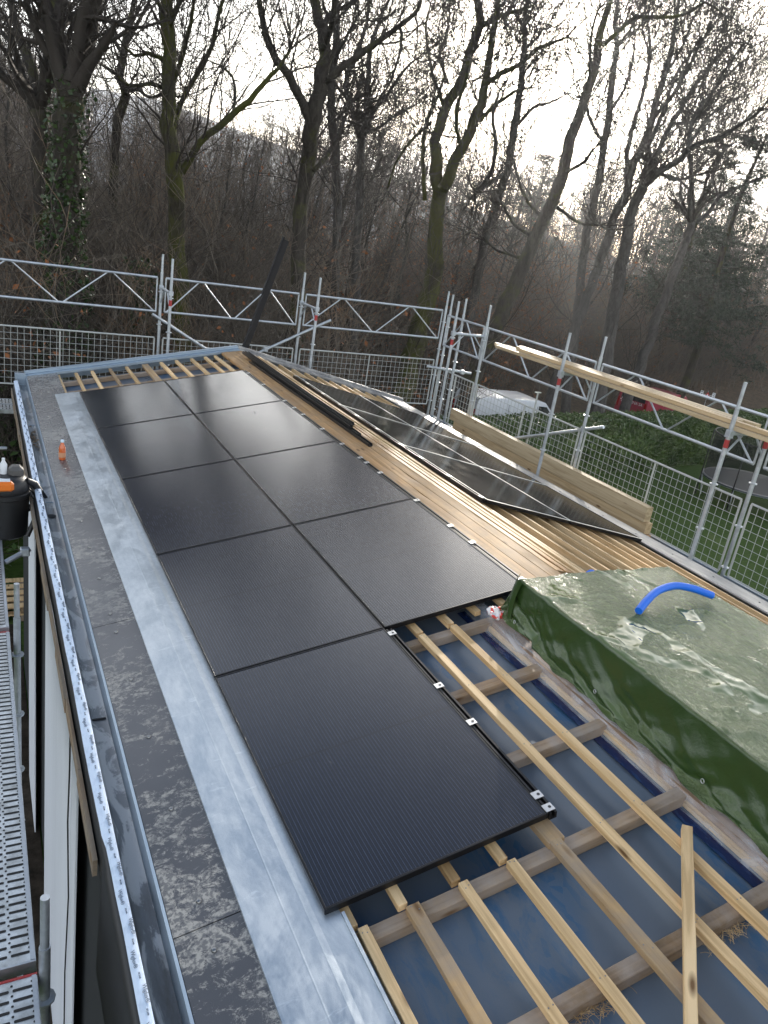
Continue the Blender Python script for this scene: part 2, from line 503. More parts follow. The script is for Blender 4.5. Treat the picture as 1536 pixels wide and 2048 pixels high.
# ------------------------------------------------------------------ mesh helpers
class MB:
    def __init__(s):
        s.v, s.f = [], []

    def add(s, vs, fs):
        o = len(s.v)
        s.v += [tuple(map(float, p)) for p in vs]
        s.f += [tuple(i + o for i in f) for f in fs]
        return s

    def box(s, x0, x1, y0, y1, z0, z1, T=None):
        vs = [(x, y, z) for z in (z0, z1) for y in (y0, y1) for x in (x0, x1)]
        if T is not None:
            vs = [T @ Vector(p) for p in vs]
        return s.add(vs, [(0, 2, 3, 1), (4, 5, 7, 6), (0, 1, 5, 4), (2, 6, 7, 3), (0, 4, 6, 2), (1, 3, 7, 5)])

    def tube(s, pts, r, n=10, cap=True):
        pts = [np.asarray(p, float) for p in pts]
        rs = r if hasattr(r, '__len__') else [r] * len(pts)
        ref = None
        rings = []
        for i, p in enumerate(pts):
            t = pts[min(i + 1, len(pts) - 1)] - pts[max(i - 1, 0)]
            t /= (np.linalg.norm(t) + 1e-12)
            if ref is None:
                ref = np.cross(t, [0, 0, 1.] if abs(t[2]) < .9 else [1., 0, 0])
            ref = ref - t * (ref @ t)
            ref /= (np.linalg.norm(ref) + 1e-12)
            b = np.cross(t, ref)
            rings.append([p + rs[i] * (math.cos(a) * ref + math.sin(a) * b) for a in [2 * math.pi * k / n for k in range(n)]])
        o = len(s.v)
        vs = [p for rg in rings for p in rg]
        fs = []
        for i in range(len(pts) - 1):
            for k in range(n):
                k2 = (k + 1) % n
                fs.append((i * n + k, i * n + k2, (i + 1) * n + k2, (i + 1) * n + k))
        if cap:
            fs.append(tuple(reversed(range(n))))
            fs.append(tuple((len(pts) - 1) * n + k for k in range(n)))
        return s.add(vs, fs)

    def lathe(s, prof, n=20, c=(0, 0, 0)):
        vs, fs = [], []
        for r, z in prof:
            for k in range(n):
                a = 2 * math.pi * k / n
                vs.append((c[0] + r * math.cos(a), c[1] + r * math.sin(a), c[2] + z))
        for i in range(len(prof) - 1):
            for k in range(n):
                k2 = (k + 1) % n
                fs.append((i * n + k, i * n + k2, (i + 1) * n + k2, (i + 1) * n + k))
        fs.append(tuple(reversed(range(n))))
        fs.append(tuple((len(prof) - 1) * n + k for k in range(n)))
        return s.add(vs, fs)

    def grid(s, P):
        P = np.asarray(P, float)
        a, b = P.shape[:2]
        return s.add(P.reshape(-1, 3), [(i * b + j, (i + 1) * b + j, (i + 1) * b + j + 1, i * b + j + 1) for i in range(a - 1) for j in range(b - 1)])

    def prism(s, poly, axis, a, b):
        """closed polygon in the plane across `axis`, extruded from a to b"""
        def P(q, t):
            return {'x': (t, q[0], q[1]), 'y': (q[0], t, q[1]), 'z': (q[0], q[1], t)}[axis]
        n = len(poly)
        return s.add([P(q, a) for q in poly] + [P(q, b) for q in poly],
                     [tuple(range(n)), tuple(reversed(range(n, 2 * n)))] + [(i, n + i, n + (i + 1) % n, (i + 1) % n) for i in range(n)])

    def build(s, name, mat, parent=None, T=None, smooth=False, bevel=0, center=True):
        me = bpy.data.meshes.new(name)
        vs = np.array(s.v)
        off = Vector((0, 0, 0))
        if center and T is None:
            lo, hi = vs.min(0), vs.max(0)
            off = Vector(((lo[0] + hi[0]) / 2, (lo[1] + hi[1]) / 2, lo[2]))
            vs = vs - np.array(off)
        me.from_pydata([tuple(p) for p in vs], [], s.f)
        me.materials.append(mat)
        if smooth:
            me.polygons.foreach_set('use_smooth', [True] * len(me.polygons))
            if smooth == 'auto':
                try:
                    me.set_sharp_from_angle(angle=math.radians(40))
                except Exception:
                    pass
        import bmesh
        bm = bmesh.new()
        bm.from_mesh(me)
        bmesh.ops.recalc_face_normals(bm, faces=bm.faces)
        bm.to_mesh(me)
        bm.free()
        o = bpy.data.objects.new(name, me)
        COL.objects.link(o)
        if T is not None:
            W = T
        else:
            W = Matrix.Translation(off)
        if parent is not None:
            o.parent = parent
            o.matrix_basis = W
        else:
            o.matrix_basis = W
        if bevel:
            b = o.modifiers.new('bevel', 'BEVEL')
            b.width, b.segments, b.limit_method = bevel, 1, 'ANGLE'
        return o


def fast_mesh(name, verts, faces_quad, mat, smooth=False):
    """mesh from numpy arrays: verts (N,3), quads or tris (M,k)"""
    k = faces_quad.shape[1]
    me = bpy.data.meshes.new(name)
    me.vertices.add(len(verts))
    me.vertices.foreach_set('co', verts.astype(np.float32).ravel())
    me.loops.add(faces_quad.size)
    me.loops.foreach_set('vertex_index', faces_quad.astype(np.int32).ravel())
    me.polygons.add(len(faces_quad))
    me.polygons.foreach_set('loop_start', np.arange(0, faces_quad.size, k, dtype=np.int32))
    me.polygons.foreach_set('loop_total', np.full(len(faces_quad), k, dtype=np.int32))
    if smooth:
        me.polygons.foreach_set('use_smooth', np.ones(len(faces_quad), dtype=bool))
    me.materials.append(mat)
    me.update(calc_edges=True)
    me.validate()
    return me


def tag(o, label, cat, group=None, kind=None):
    if label:
        o['label'] = label
    if cat:
        o['category'] = cat
    if group:
        o['group'] = group
    if kind:
        o['kind'] = kind
    return o


def empty(name, loc=(0, 0, 0), label=None, cat=None, group=None, rot=None):
    o = bpy.data.objects.new(name, None)
    o.empty_display_size = .1
    COL.objects.link(o)
    o.location = loc
    if rot is not None:
        o.rotation_euler = rot
    return tag(o, label, cat, group)


def copy_tree(o, parent=None):
    c = o.copy()
    COL.objects.link(c)
    if parent is not None:
        c.parent = parent
    for ch in list(o.children):
        copy_tree(ch, c)
    return c


def struct(o):
    o['kind'] = 'structure'
    return o


ORD = ['first', 'second', 'third', 'fourth', 'fifth', 'sixth', 'seventh', 'eighth', 'ninth', 'tenth', 'eleventh', 'twelfth', 'thirteenth']


def text_mesh(name, body, size, mat, T, parent, extrude=0.0008):
    cu = bpy.data.curves.new(name, 'FONT')
    cu.body, cu.size, cu.extrude = body, size, extrude
    cu.align_x, cu.align_y = 'CENTER', 'CENTER'
    cu.resolution_u = 3
    t = bpy.data.objects.new(name, cu)
    COL.objects.link(t)
    dg = bpy.context.evaluated_depsgraph_get()
    me = bpy.data.meshes.new_from_object(t.evaluated_get(dg))
    bpy.data.objects.remove(t)
    me.materials.clear()
    me.materials.append(mat)
    o = bpy.data.objects.new(name, me)
    COL.objects.link(o)
    if parent is not None:
        o.parent = parent
    o.matrix_basis = T
    return o


# ------------------------------------------------------------------ the two roof slopes as frames (across, along the eave, above)
AL, BE = math.radians(11.1345), math.radians(12.871)
XR, ZR = 2.586, 0.509
FL = Matrix.Rotation(-AL, 4, 'Y')                                        # left slope: origin at the near lower corner of the panels
FR = Matrix.Translation((XR, 0, ZR)) @ Matrix.Rotation(BE, 4, 'Y')       # right slope: origin on the ridge
VEND = 10.22                                                              # roof edge at the gable
VNEAR = -2.3


def on(F, u, v, o, rz=0):
    return F @ Matrix.Translation((u, v, o)) @ Matrix.Rotation(rz, 4, 'Z')


# ------------------------------------------------------------------ house
house = empty('house', (2.6, 4.0, GZ), 'house whose half finished roof fills the foreground, walls wrapped in dark insulation', 'house')
HI = Matrix.Translation((-2.6, -4.0, -GZ))


def hpart(mb, name, mat, T=None, **k):
    return mb.build(name, MT[mat], house, HI @ (T if T is not None else Matrix.Identity(4)), **k)


P = []
for v in np.arange(VNEAR, VEND + .01, .05):
    row = []
    for u in np.arange(-.12, 2.64, .04):
        sag = abs(math.sin(math.pi * (v + 1.86) / .5835))
        row.append((u, v, -.1655 - .013 * sag + sag * (.006 * mnoise.noise((u * 1.7, v * 2.2, 3)) + .0035 * mnoise.noise((u * 6, v * 2.5, 9)))))
    P.append(row)
hpart(MB().grid(P), 'roof_underlay', 'underlay', FL, smooth=True)
hpart(MB().box(-.045, 3.25, VNEAR, VEND, -.20, -.165), 'roof_underlay', 'underlay', FR)
# walls (dark insulated), gable wall
wl_ = MB()
wl_.prism([(-.62, GZ), (5.55, GZ), (5.55, -.42), (2.6, .27), (-.62, -.36)], 'y', 10.0, 10.18)
wl_.box(-.62, -.44, -2.3, 9.99, GZ, -.34)
wl_.box(5.37, 5.55, -2.3, 9.99, GZ, -.40)
hpart(wl_, 'wall', 'darkboard')
for y0, y1, z0, x in ((2.15, 4.7, -5, -.70), (6.2, 7.3, -5, -.70)):
    hpart(MB().box(x, x + .012, y0, y1, z0, -.42), 'wall_panel', 'whiteboard')
# eave slates with screws
for a, b in ((VNEAR, .176), (.182, 2.697), (2.703, 5.236), (5.242, 7.768), (7.774, VEND)):
    sl = hpart(MB().box(-.576, -.272, a, b, -.045, -.030), 'eave_slate', 'slate', FL)
    for u, v in [(-.442, .057), (-.443, .303), (-.44, .867), (-.44, 1.436), (-.44, 2.002), (-.442, 2.575), (-.444, 2.829), (-.444, 3.383), (-.448, 3.95),
                 (-.449, 4.515), (-.45, 5.097), (-.452, 5.335), (-.45, 5.917), (-.455, 6.49), (-.459, 7.064), (-.459, 7.641), (-.459, 7.885), (-.464, 8.457),
                 (-.467, 9.034), (-.469, 9.612)]:
        if a < v < b:
            q = MB().lathe([(.0125, -.0295), (.0125, -.0265), (.009, -.0215), (.003, -.020)], 10)
            q.build('screw', MT['screw'], sl, Matrix.Translation((u, v, 0)), smooth='auto')
hpart(MB().box(-.272, -.165, 8.93, VEND, -.045, -.031), 'eave_slate', 'slate', FL)
# slate edge trim dropping into the gutter
hpart(MB().box(-.5755, -.562, VNEAR, VEND, -.262, -.142), 'eave_trim', 'trim')
# zinc flashing: flat sheet with a folded edge and a crease
prof = [(-.300, -.036), (-.296, -.022), (-.286, -.0215), (-.20, -.0225), (-.146, -.0231), (-.140, -.0226), (-.134, -.0233), (-.06, -.0250), (-.03, -.030), (.068, -.034)]
nn = 90
P = []
for j in range(nn + 1):
    y = VNEAR + (8.9 - VNEAR) * j / nn
    P.append([(u, y, o + .0016 * mnoise.noise((u * 6, y * 1.3, 0)) + .0010 * mnoise.noise((u * 15, y * 4, 3))) for u, o in prof])
hpart(MB().grid(P), 'zinc_flashing', 'zinc', FL)
hpart(MB().box(.069, .082, VNEAR, -.02, -.05, -.022), 'flashing_upstand', 'zinc', FL)
# gutter
gx = [(-.5765, -.259), (-.585, -.262), (-.600, -.264), (-.655, -.262), (-.680, -.235), (-.690, -.172), (-.697, -.164), (-.704, -.172)]
P = []
for j in range(81):
    y = VNEAR + (VEND - .1 - VNEAR) * j / 80
    w = .006 * mnoise.noise((0, y * .9, 7))
    P.append([(xx + (w if k > 3 else 0), y, zz) for k, (xx, zz) in enumerate(gx)])
gut = hpart(MB().grid(P), 'gutter', 'gutter', None, smooth=True)
MB().lathe([(.036, -.2685), (.036, -.262), (.040, -.2615)], 20).build('gutter_outlet', MT['slot'], gut, Matrix.Translation((-.632, 5.0, .006)))
hpart(MB().box(-.72, -.577, VEND - .1, VEND, -.28, -.10), 'gutter_end', 'trim')
for yy in (5.35, 1.85, 8.0):
    MB().box(-.675, -.585, yy, yy + .012, -.266, -.256).build('gutter_joint', MT['slot'] if yy < 3 else MT['trim'], gut, Matrix.Identity(4))
lf = MB()
for k in range(70):
    c = Vector((-.632 + random.gauss(0, .022), 7.4 + random.gauss(0, .18), -.262 + random.random() * .02))
    d = Matrix.Rotation(random.random() * 6, 4, 'Z') @ Matrix.Rotation(random.gauss(0, .5), 4, 'X')
    lf.add([c + (d @ Vector(q)) for q in ((-.02, 0, 0), (0, -.012, .006), (.022, 0, 0), (0, .012, .006))], [(0, 1, 2, 3)])
litter_ob = tag(lf.build('dead_leaves', MT['brownwood']), 'small heap of brown dead leaves lying in the eave gutter', 'dead leaves')
# sealing tape on the gutter rim, printed
P = []
for j in range(141):
    y = VNEAR + (9.95 - VNEAR) * j / 140
    w = .007 * mnoise.noise((3, y * 1.1, 2)) + .003 * mnoise.noise((9, y * 5, 2)) + (-.010 if y > .78 else .0)
    w2 = .003 * mnoise.noise((5, y * 2.0, 9))
    k = .0015 * mnoise.noise((1, y * 9, 4))
    P.append([(-.734 + w, y, -.172 + k), (-.722 + w * .5, y, -.160 - k), (-.706, y, -.1575), (-.688 + w2, y, -.164)])
tape = hpart(MB().grid(P), 'sealing_tape', 'whitetape', None, smooth=True)
y, k = -1.4, 0
while y < 9.4:
    tx = -.698 if k % 2 else -.716
    if y > .78:
        tx -= .004
    tl = math.atan2(-.005, .02) if k % 2 else math.atan2(.012, .02)
    T = Matrix.Translation((tx, y, -.1545)) @ Matrix.Rotation(.15 if k % 2 else -.15, 4, 'Y') @ Matrix.Rotation(-math.pi / 2, 4, 'Z')
    text_mesh('lettering', 'Wigluv\u00ae', .0225, MT['ink'], T, tape)
    T2 = Matrix.Translation((tx + (.008 if k % 2 == 0 else -.008), y - .075, -.1545)) @ Matrix.Rotation(0, 4, 'Y') @ Matrix.Rotation(-math.pi / 2, 4, 'Z')
    text_mesh('lettering', 'SIGA\u00ae', .010, MT['ink'], T2, tape)
    y += .155
    k += 1
# black membrane hanging below the tape, fascia board
P = []
for j in range(101):
    y = VNEAR + (9.9 - VNEAR) * j / 100
    w = .010 * mnoise.noise((3, y * 1.4, 5))
    lo = -.34 if y > .72 else -.75
    ex = .0 if y > .72 else .012
    P.append([(-.700, y, -.190), (-.738 + w * .5, y, -.180), (-.750 + w * .6 - ex, y, -.22), (-.755 + w * .6 - ex * 2, y, (lo - .23) / 2 - .02), (-.752 + w * .6 - ex * 2.5, y, lo)])
hpart(MB().grid(P), 'eave_membrane', 'blackfoil', None, smooth=True)
fb = MB()
for a in np.arange(.8, 9.9, .65):
    fb.box(-.782 + .004 * math.sin(a * 5), -.764, a, min(a + .647, 9.9), -.36 + .006 * math.sin(a * 3), -.262)
hpart(fb, 'fascia_board', 'brownwood')
# gable trims: raised metal verge on both slopes
for F, u0, u1, nm in ((FL, -.60, 2.635, 'verge_flashing'), (FR, .004, 3.30, 'verge_flashing')):
    b = MB().box(u0, u1, VEND - .045, VEND + .10, -.062, -.020).box(u0, u1, VEND + .045, VEND + .115, -.0195, .022).box(u0, u1, VEND + .117, VEND + .128, -.16, .015)
    hpart(b, nm, 'trim' if F is FL else 'slate_pale', F, bevel=.004)
# right eave strip with screws, right gutter
for a, b in ((VNEAR, 1.9), (1.906, 4.45), (4.456, 7.0), (7.006, VEND - .05)):
    sl = hpart(MB().box(2.77, 3.27, a, b, -.045, -.030), 'eave_slate', 'slate_pale', FR)
    for v in np.arange(a + .25, b, .57):
        MB().lathe([(.013, -.0295), (.013, -.027), (.006, -.021)], 8).build('screw', MT['screw'], sl, Matrix.Translation((3.02, v, 0)))
hpart(MB().box(3.272, 3.287, VNEAR, VEND - .05, -.17, -.028), 'eave_trim', 'slate_pale', FR)

# ------------------------------------------------------------------ solar panels
PW, PL = 1.134, 1.7551


def make_panel(name, glass='glass_pv', strip=False):
    e = empty(name)
    w, l, t = PW / 2 - .005, PL / 2 - .004, .035
    fr = MB()
    e1 = .011
    fr.box(-w, -w + e1, -l, l, -t, 0).box(w - e1, w, -l, l, -t, 0)
    fr.box(-w + e1 + .0002, w - e1 - .0002, -l, -l + e1, -t, -.0003).box(-w + e1 + .0002, w - e1 - .0002, l - e1, l, -t, -.0003)
    fr.build('frame', MT['black_alu'], e, Matrix.Identity(4), bevel=.0015)
    MB().box(-w + e1, w - e1, -l + e1, l - e1, -.008, -.0035).build('glass', MT[glass], e, Matrix.Identity(4))
    if strip:  # added pale strips stand in for sun glint on the frame edges
        MB().box(-w - .007, w, -l - .010, -l + .006, .0004, .004).build('glint_strip', MT['strip'], e, Matrix.Identity(4))
        MB().box(-w - .011, -w + .004, -l + .0062, l, .0004, .004).build('glint_strip', MT['strip'], e, Matrix.Identity(4))
    return e


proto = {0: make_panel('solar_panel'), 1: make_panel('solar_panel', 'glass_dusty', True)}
first = {0: True, 1: True}


def panel(F, u, v, label, group):
    k = 0 if F is FL else 1
    o = proto[k] if first[k] else copy_tree(proto[k])
    first[k] = False
    o.matrix_basis = on(F, u, v, 0)
    return tag(o, label, 'solar panel', group)


for r in range(5):
    nm = 'nearest, beside the bare roof battens' if r == 0 else ['', 'fourth', 'third', 'second', 'first'][r] + ' from the gable'
    panel(FL, PW / 2, (r + .5) * PL, 'black solar panel in the column along the zinc flashing, ' + nm, 'solar panels on the near slope')
for r in range(1, 5):
    panel(FL, PW * 1.5, (r + .5) * PL, 'black solar panel in the column along the ridge boards, ' + ['', 'fourth', 'third', 'second', 'first'][r] + ' from the gable',
          'solar panels on the near slope')
W0 = .493
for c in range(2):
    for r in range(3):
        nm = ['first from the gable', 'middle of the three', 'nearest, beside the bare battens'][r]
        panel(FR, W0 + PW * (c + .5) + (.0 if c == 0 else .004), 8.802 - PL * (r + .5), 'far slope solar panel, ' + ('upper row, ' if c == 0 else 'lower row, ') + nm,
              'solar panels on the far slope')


def mrail(F, u, v0, v1, label, clips):
    e = empty('mounting_rail')
    e.matrix_basis = on(F, u, v0, 0)
    L = v1 - v0
    MB().box(0, .012, 0, L, -.045, -.004).box(.030, .042, 0, L, -.045, -.008).box(.0121, .0299, 0, L, -.045, -.036).build('rail', MT['black_alu'], e, Matrix.Identity(4))
    for a in clips:
        MB().box(-.012, .038, a - .022, a + .022, .0005, .0035).box(.004, .016, a - .015, a + .015, -.02, .0004).build('clip', MT['steel_clip'], e, Matrix.Identity(4))
        MB().lathe([(.008, .0036), (.008, .0046)], 10, (.02, a, 0)).build('bolt', MT['black_plain'], e, Matrix.Identity(4))
    return tag(e, label, 'mounting rail', 'black mounting rails with bright clips')


mrail(FL, PW + .0005, .0, PL - .02, 'black rail with bright steel clips along the nearest panel, beside the bare battens', [.03, .118, .708, 1.064, 1.673])
mrail(FL, PW * 2 + .0005, PL, PL * 5, 'black rail with bright steel clips between the near panels and the ridge boards', [.1, .765, 1.105, 1.695, 2.445, 2.755, 2.915, 3.385, 3.955, 4.57, 4.88, 5.225, 6.1, 6.8])
mrail(FR, W0 - .044, 3.55, 8.8, 'black rail with bright clips along the upper edge of the far slope panels', [.05, .65, 1.25, 1.72, 2.35, 2.95, 3.5, 4.1, 4.7, 5.2])

# ------------------------------------------------------------------ battens and boards on the near slope
rnd_t = random.Random(3)


def timber(name, mat, F, u, v0, v1, o0, o1, w, label, cat, group=None, rz=0, du=0., bevel=.0025, nails=None):
    """a length of timber from v0 to v1, origin at its middle; rz turns it in the roof plane"""
    L = v1 - v0
    b = MB()
    h = o1 - o0
    ns = max(2, min(40, int(L / .12)))
    sd_ = rnd_t.random() * 99
    vs, fs = [], []
    for k in range(ns + 1):
        y = -L / 2 + L * k / ns
        for q, (cx_, cz_) in enumerate(((-1, 0), (1, 0), (1, 1), (-1, 1))):
            j = .0016 * mnoise.noise((y * 3.1, sd_, q * 3.)) + .0012 * mnoise.noise((y * 9, sd_, q * 5.))
            wane = -.006 * max(0, mnoise.noise((y * 1.9, sd_ + 7, q * 11.)) - .32) * 3 if cz_ else 0
            vs.append((cx_ * (w / 2 + j + wane), y, cz_ * (h + wane * .8)))
    for k in range(ns):
        for q in range(4):
            a_, b__ = k * 4 + q, k * 4 + (q + 1) % 4
            fs.append((a_, b__, b__ + 4, a_ + 4))
    fs += [(3, 2, 1, 0), tuple(ns * 4 + q for q in range(4))]
    b.add(vs, fs)
    o = b.build(name, MT[mat], None, on(F, u, (v0 + v1) / 2, o0, rz + du), bevel=bevel)
    if nails:
        nb_ = MB()
        for vc in nails:
            for du_ in (-.2, .22):
                nb_.lathe([(.0032, h - .0005), (.0032, h + .0008)], 6, (du_ * w + rnd_t.gauss(0, .002), vc - (v0 + v1) / 2 + rnd_t.gauss(0, .012), 0))
        nb_.build('nail_heads', MT['screw'], o, Matrix.Identity(4))
    return tag(o, label, cat, group)


B0, B1 = -.100, -.060
us = [.125, .355, .615, .860, 1.105, 1.355, 1.590]
for i, u in enumerate(us):
    g = 'roof battens lying along the near slope'
    if i < 5:
        old = i in (1, 4)
        wd = .062 if i in (1, 4) else .046
        lb = ('weathered ' if old else 'pale pine ') + 'roof batten at the bottom of the roof, ' + ORD[i] + ' from the zinc flashing'
        timber('roof_batten', 'pine_old' if old else 'pine', FL, u, -2.2, -.09, B0, B1, wd, lb, 'batten', g, du=random.gauss(0, .004), nails=[-.115, -.69, -1.27])
        ww = .09 if i == 4 else .045
        timber('roof_batten', 'pine_old' if i in (2, 4) else 'pine', FL, u + (.0 if i == 4 else -.03), -.075 if i != 4 else -.10, 10.15, B0, B1, ww,
               'long batten running under the panels to the gable, ' + ORD[i] + ' from the eave slates', 'batten', g)
    else:
        timber('roof_batten', 'pine', FL, u, -2.2, 1.655, B0, B1, .048, 'long pine batten beside the tarpaulin, ' + ('next to the bare panel rail' if i == 5 else 'close to the plastic film'), 'batten', g,
               du=random.gauss(0, .002), nails=[1.63, 1.05, .47, -.11, -.69, -1.27])
        timber('roof_batten', 'pine', FL, u, 1.675, 10.15, B0, B1, .048, 'long batten running under the panels to the gable, ' + ORD[i] + ' from the eave slates', 'batten', g)
for i, u in enumerate((1.83, 2.05, 2.21)):
    timber('roof_batten', 'pine', FL, u, 1.72, 10.15, B0, B1, .046, 'long batten running under the panels to the gable, ' + ORD[7 + i] + ' from the eave slates', 'batten', 'roof battens lying along the near slope')
timber('roof_batten', 'pine', FL, -.155, 8.93, 10.15, B0, B1, .046, 'short orange batten beside the eave slates at the gable', 'batten', 'roof battens lying along the near slope')
# loose piece lying across
a_, b_ = Vector((1.66, -.33)), Vector((.70, -1.30))
d_ = a_ - b_
timber('loose_batten', 'pine', FL, (a_.x + b_.x) / 2, (a_.y + b_.y) / 2 - d_.length / 2, (a_.y + b_.y) / 2 + d_.length / 2, -.0585, -.018, .046,
       'loose pale batten lying crooked across two nailed battens', 'batten', rz=-math.atan2(d_.x, d_.y))
# counter battens up the slope
for i, v in enumerate(np.arange(-1.86, 10.2, .5835)):
    v = float(v)
    if 2.0 < v < 8.6:
        continue
    lab = {0: 'bottom edge'}.get(i)
    n_ = 'counter batten across the membrane under the roof battens, ' + ((ORD[int(round((1.66 - v) / .5835))] + ' below the upper panel column') if v < 2 else (ORD[min(2, int(round((10.1 - v) / .5835)))] + ' from the gable'))
    L = 1.90 if v < 2 else 2.55
    T = on(FL, .10 + L / 2 - (.25 if v > 2 else 0), v, -.163, -math.pi / 2)
    tag(MB().box(-.034, .034, -L / 2, L / 2, 0, .0625).build('counter_batten', MT['counter'], None, T, bevel=.003), n_, 'counter batten', 'counter battens running up the near slope')
# ridge boards
for i, (u, w, mat) in enumerate(((2.375, .110, 'ridgewood'), (2.486, .104, 'ridgewood'), (2.588, .090, 'ridgewood'))):
    timber('ridge_board', mat, FL, u, 1.72, 10.16, -.075, -.032 - .004 * i, w, 'weathered orange board along the ridge, ' + ['beside the clipped panel rail', 'middle one', 'against the ridge line'][i],
           'board', 'boards laid along the ridge', bevel=.003)
for i, (u, w) in enumerate(((.052, .085), (.150, .075), (.245, .05), (.345, .048))):
    timber('ridge_batten', 'ridgewood' if i < 2 else 'pine', FR, u, 1.9, 10.15, -.085, -.036 + (.004 if i % 2 else 0), w,
           'pale narrow lath just over the ridge, ' + ORD[i] + ' down the far slope', 'batten', 'laths just over the ridge', bevel=.003)
for i in range(10):
    u = .485 + .245 * i
    timber('roof_batten', 'pine', FR, u, VNEAR, 10.15, -.118, -.055, .042, 'pine batten on the far slope, ' + ORD[i] + ' below the ridge laths', 'batten', 'roof battens on the far slope')
for i in range(9):
    u = .605 + .245 * i
    timber('roof_batten', 'pine_old', FR, u, VNEAR, 3.9, -.150, -.085, .04, 'lower brown batten between the pale ones on the far slope, ' + ORD[i] + ' below the ridge', 'batten', 'lower battens on the far slope')

ww_rnd = random.Random(8)
for k, (u0, v0, lab) in enumerate(((.78, -.745, 'tuft of loose wood fibre beside a counter batten near the bottom edge of the photo'), (1.50, -.745, 'tuft of loose wood fibre under the counter batten beside the loose batten'))):
    fbm = MB()
    for q in range(90):
        c = Vector((ww_rnd.gauss(0, .07), ww_rnd.gauss(0, .016), abs(ww_rnd.gauss(0, .012))))
        d_ = Vector((ww_rnd.gauss(0, 1), ww_rnd.gauss(0, 1), ww_rnd.gauss(0, .4))).normalized() * .022
        fbm.tube([c - d_, c + Vector((0, 0, .006)), c + d_], .0009, 3, False)
    tag(fbm.build('wood_fibre', MT['pine'], None, on(FL, u0, v0, -.163)), lab, 'wood fibre')
# blue tape on the membrane
hpart(MB().box(1.775, 1.835, -2.2, 1.9, -.1645, -.1625), 'navy_tape', 'navytape', FL)
# black loose rails on the ridge boards
for i, (u, v0, v1, o, w) in enumerate(((2.545, 5.0, 9.3, -.034, .045), (2.596, 5.35, 9.6, -.034, .04), (2.57, 5.55, 9.75, .004, .036), (2.64, 5.7, 9.9, -.02, .04), (2.612, 5.9, 9.7, .012, .034))):
    b = MB()
    L = v1 - v0
    b.box(-w / 2, w / 2, -L / 2, L / 2, 0, .006).box(-w / 2, -w / 2 + .005, -L / 2, L / 2, .0061, .034).box(w / 2 - .005, w / 2, -L / 2, L / 2, .0061, .034)
    o_ = b.build('loose_rail', MT['black_alu'], None, on(FL, u, (v0 + v1) / 2, o, (.004, -.006, .002, .008, -.004)[i]), bevel=.001)
    tag(o_, 'loose black rail on the ridge boards, ' + ['its end sticking out nearest the tarpaulin', 'second from the panels', 'on top of the bundle at the left', 'against the far slope', 'on top at the right'][i], 'rail', 'loose black rails on the ridge')

# ------------------------------------------------------------------ tarpaulin over the roof opening
hpart(MB().box(1.868, 1.972, -2.2, 1.6, -.16, -.088), 'roof_window_curb', 'curbwood', FL)
hpart(MB().box(1.846, 1.866, -2.2, 1.62, -.16, -.128), 'roof_window_curb', 'pine', FL)


def zl(x):
    return x * math.tan(AL)


def zroof(x):
    return x * math.tan(AL) if x < XR else ZR - (x - XR) * math.tan(BE)


Y0, Y1 = -2.2, 1.55
prof = []
for t in np.linspace(0, 1, 26):                # front side, from hem to top edge
    prof.append((1.895 + .065 * t, .405 + t * (.612 - .405)))
for t in np.linspace(0, 1, 96)[1:]:
    prof.append((1.96 + t * 1.37, .612 + .035 * math.sin(t * math.pi) * .3))
for t in np.linspace(0, 1, 16)[1:]:
    prof.append((3.33 + .05 * t, .612 - t * .26))
NPF = len(prof)
NJ = 260
P = np.zeros((NJ + 1, NPF, 3))
for j in range(NJ + 1):
    y = Y0 + (Y1 - Y0) * j / NJ
    for i, (x, z) in enumerate(prof):
        v3 = Vector((x, y, z))
        if i < 26:
            t = i / 25
            hem = .300 + .020 * mnoise.noise((y * 1.6, 0, 3)) + (.0 if y < 1.2 else .04)
            z = hem + t * (z - .405) * (.612 - hem) / (.612 - .405)
            f = mnoise.noise((y * 3.2 + t * 2.4, t * 1.1, 0)) * .026 + mnoise.noise((y * 8 + t * 5, t * 2.5, 4)) * .012
            f += abs(mnoise.noise((y * 2.6 - t * 2.6, 5, t * .6))) * -.055 + abs(mnoise.noise((y * 6 - t * 4.5, 2, t * .7))) * -.018
            f += .042 * max(0, 1 - abs(mnoise.noise((y * 2.3 - t * 2.2, 11, t * .4))) * 4.5) ** 2 * t * (1.2 - t)
            f *= ((1 - t) * .75 + .25) * 1.35
            x = x + f - .012 * (1 - t)
            y2 = y + .010 * mnoise.noise((y * 5, t * 3, 8))
            z += .006 * mnoise.noise((y * 9, t * 4, 1))
        elif i < 121:
            t = (i - 25) / 95
            r1 = 1 - abs(mnoise.noise((x * 3.2 + y * 1.1, y * 2.4, 1)))
            r2 = 1 - abs(mnoise.noise((x * 9, y * 6.5, 6)))
            r3 = 1 - abs(mnoise.noise((x * 17, y * 12, 2)))
            z += .012 * mnoise.noise((x * 2.2, y * 1.7, 3)) + .013 * (r1 ** 6 - .3) + .007 * (r2 ** 5 - .3) + .0035 * (r3 ** 4 - .3)
            y2 = y
        else:
            y2 = y
            x += .02 * mnoise.noise((y * 3, i * .1, 2))
        if t == 0 and i >= 121:
            pass
        P[j, i] = (x, y2 if i < 121 else y, z)
tb = MB().grid(P)
